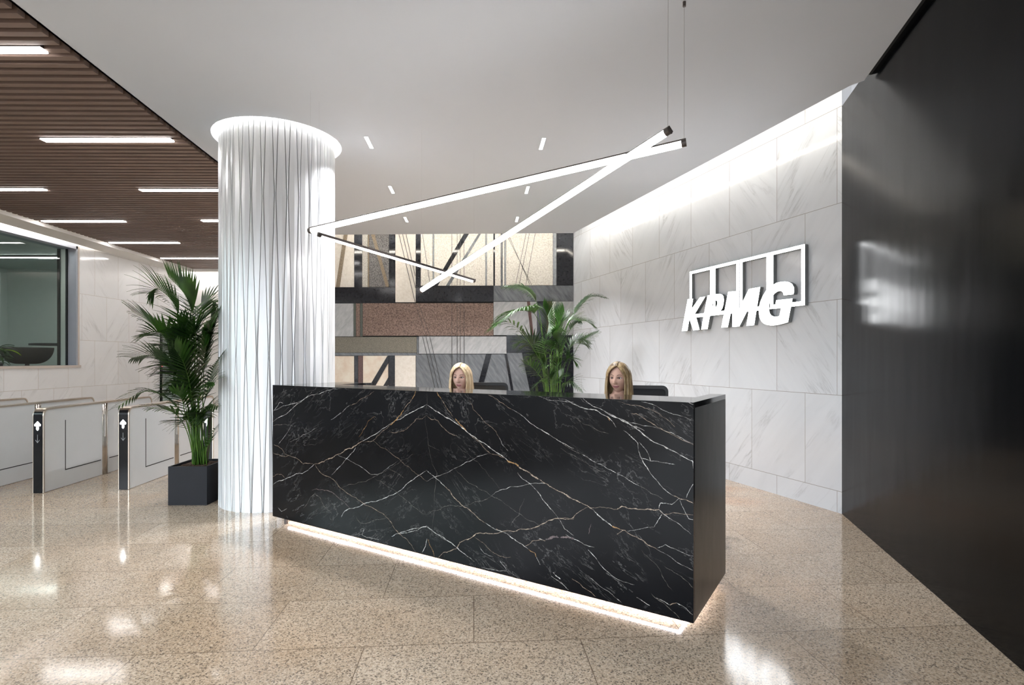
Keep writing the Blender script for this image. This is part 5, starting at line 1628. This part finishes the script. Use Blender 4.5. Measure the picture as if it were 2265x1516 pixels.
# ------------------------------------------------------------------ things behind the window
ZR = Z_SILL - 0.15
def tub_chair(loc, rz, label):
    e = empty('pedestal_chair', loc, rz); tag(e, label, 'chair')
    rows = []
    for k in range(15):
        t_ = k / 14
        r_ = 0.12 + 0.30 * math.sin(t_ * math.pi / 2) ** 0.8
        z = 0.17 + 0.33 * (1 - math.cos(t_ * math.pi / 2)) ** 0.9
        rows.append([(r_ * math.cos(2 * math.pi * i / 40), r_ * math.sin(2 * math.pi * i / 40), z + (0.0 if t_ < 1 else 0)) for i in range(40)])
    b_ = MB(); b_.grid(rows, close=True)
    o = b_.build('seat_shell', 'chair_dark', e, smooth=True, fix=False)
    sol = o.modifiers.new('solid', 'SOLIDIFY'); sol.thickness = 0.03
    b_ = MB(); b_.tube([(0, 0, 0.36), (0, 0, 0.40)], 0.30, 32); b_.build('seat', 'chair_mesh', e)
    b_ = MB(); b_.tube([(0, 0, 0.08), (0, 0, 0.37)], 0.035, 14); b_.build('pedestal', 'chair_plastic', e)
    for k in range(4):
        a = R(45 + 90 * k)
        b_ = MB(); b_.tube([(0, 0, 0.14), (0.30 * math.cos(a), 0.30 * math.sin(a), 0.012)], [0.016, 0.011], 8); b_.build('leg', 'chair_plastic', e)
    return e
tub_chair((-9.80, 11.05, ZR + 0.0), 0, 'dark rounded pedestal chair seen through the interior window')
e = empty('round_table', (-9.75, 11.95, ZR)); tag(e, 'round dark table behind the pedestal chair in the window room', 'table')
b_ = MB(); b_.tube([(0, 0, 0.56), (0, 0, 0.60)], 0.62, 40); b_.build('table_top', 'chair_plastic', e)
b_ = MB(); b_.tube([(0, 0, 0.0), (0, 0, 0.56)], 0.04, 14); b_.build('pedestal', 'chair_plastic', e)
# plant on the inner sill
e = empty('leafy_plant', (-8.98, 9.42, ZR)); tag(e, 'leafy green plant with one lime leaf at the left edge inside the window', 'potted plant')
b_ = MB(); b_.tube([(0, 0, 0), (0, 0, 0.20)], [0.13, 0.16], 20); b_.build('pot', 'planter', e)
rs = random.Random(8)
def leaf(b_, p, dv, ln, wd, droop):
    dv = dv.normalized(); pos = Vector(p); L_, R_ = [], []
    for k in range(7):
        f_ = k / 6
        wv = dv.cross(Vector((0, 0, 1)))
        wv = wv.normalized() if wv.length > 0.05 else Vector((1, 0, 0))
        w_ = wd * math.sin(math.pi * (0.08 + 0.90 * f_))
        L_.append(pos + wv * w_ + Vector((0, 0, w_ * 0.3))); R_.append(pos - wv * w_ + Vector((0, 0, w_ * 0.3)))
        pos = pos + dv * ln / 6; dv = (dv + Vector((0, 0, -droop * 0.25))).normalized()
    mid = [(a + c_) / 2 - Vector((0, 0, 0.01)) for a, c_ in zip(L_, R_)]
    n = 7
    b_.add(L_ + mid + R_, [(i, i + 1, n + i + 1, n + i) for i in range(6)] + [(n + i, n + i + 1, 2 * n + i + 1, 2 * n + i) for i in range(6)])
b_ = MB()
for k in range(70):
    a = rs.uniform(0, 6.28)
    leaf(b_, (0.08 * math.cos(a), 0.08 * math.sin(a), rs.uniform(0.18, 0.45)), Vector((math.cos(a), math.sin(a), rs.uniform(0.1, 1.2))), rs.uniform(0.15, 0.34), rs.uniform(0.018, 0.045), rs.uniform(0.6, 1.6))
b_.build('foliage', 'leaf', e, smooth=True, fix=False)
b_ = MB(); leaf(b_, (0.05, 0.10, 0.42), Vector((0.25, 1, 0.1)), 0.36, 0.045, 0.55)
o = b_.build('lime_leaf', 'leaf_lime', e, smooth=True, fix=False); o['label'] = 'bright lime leaf'
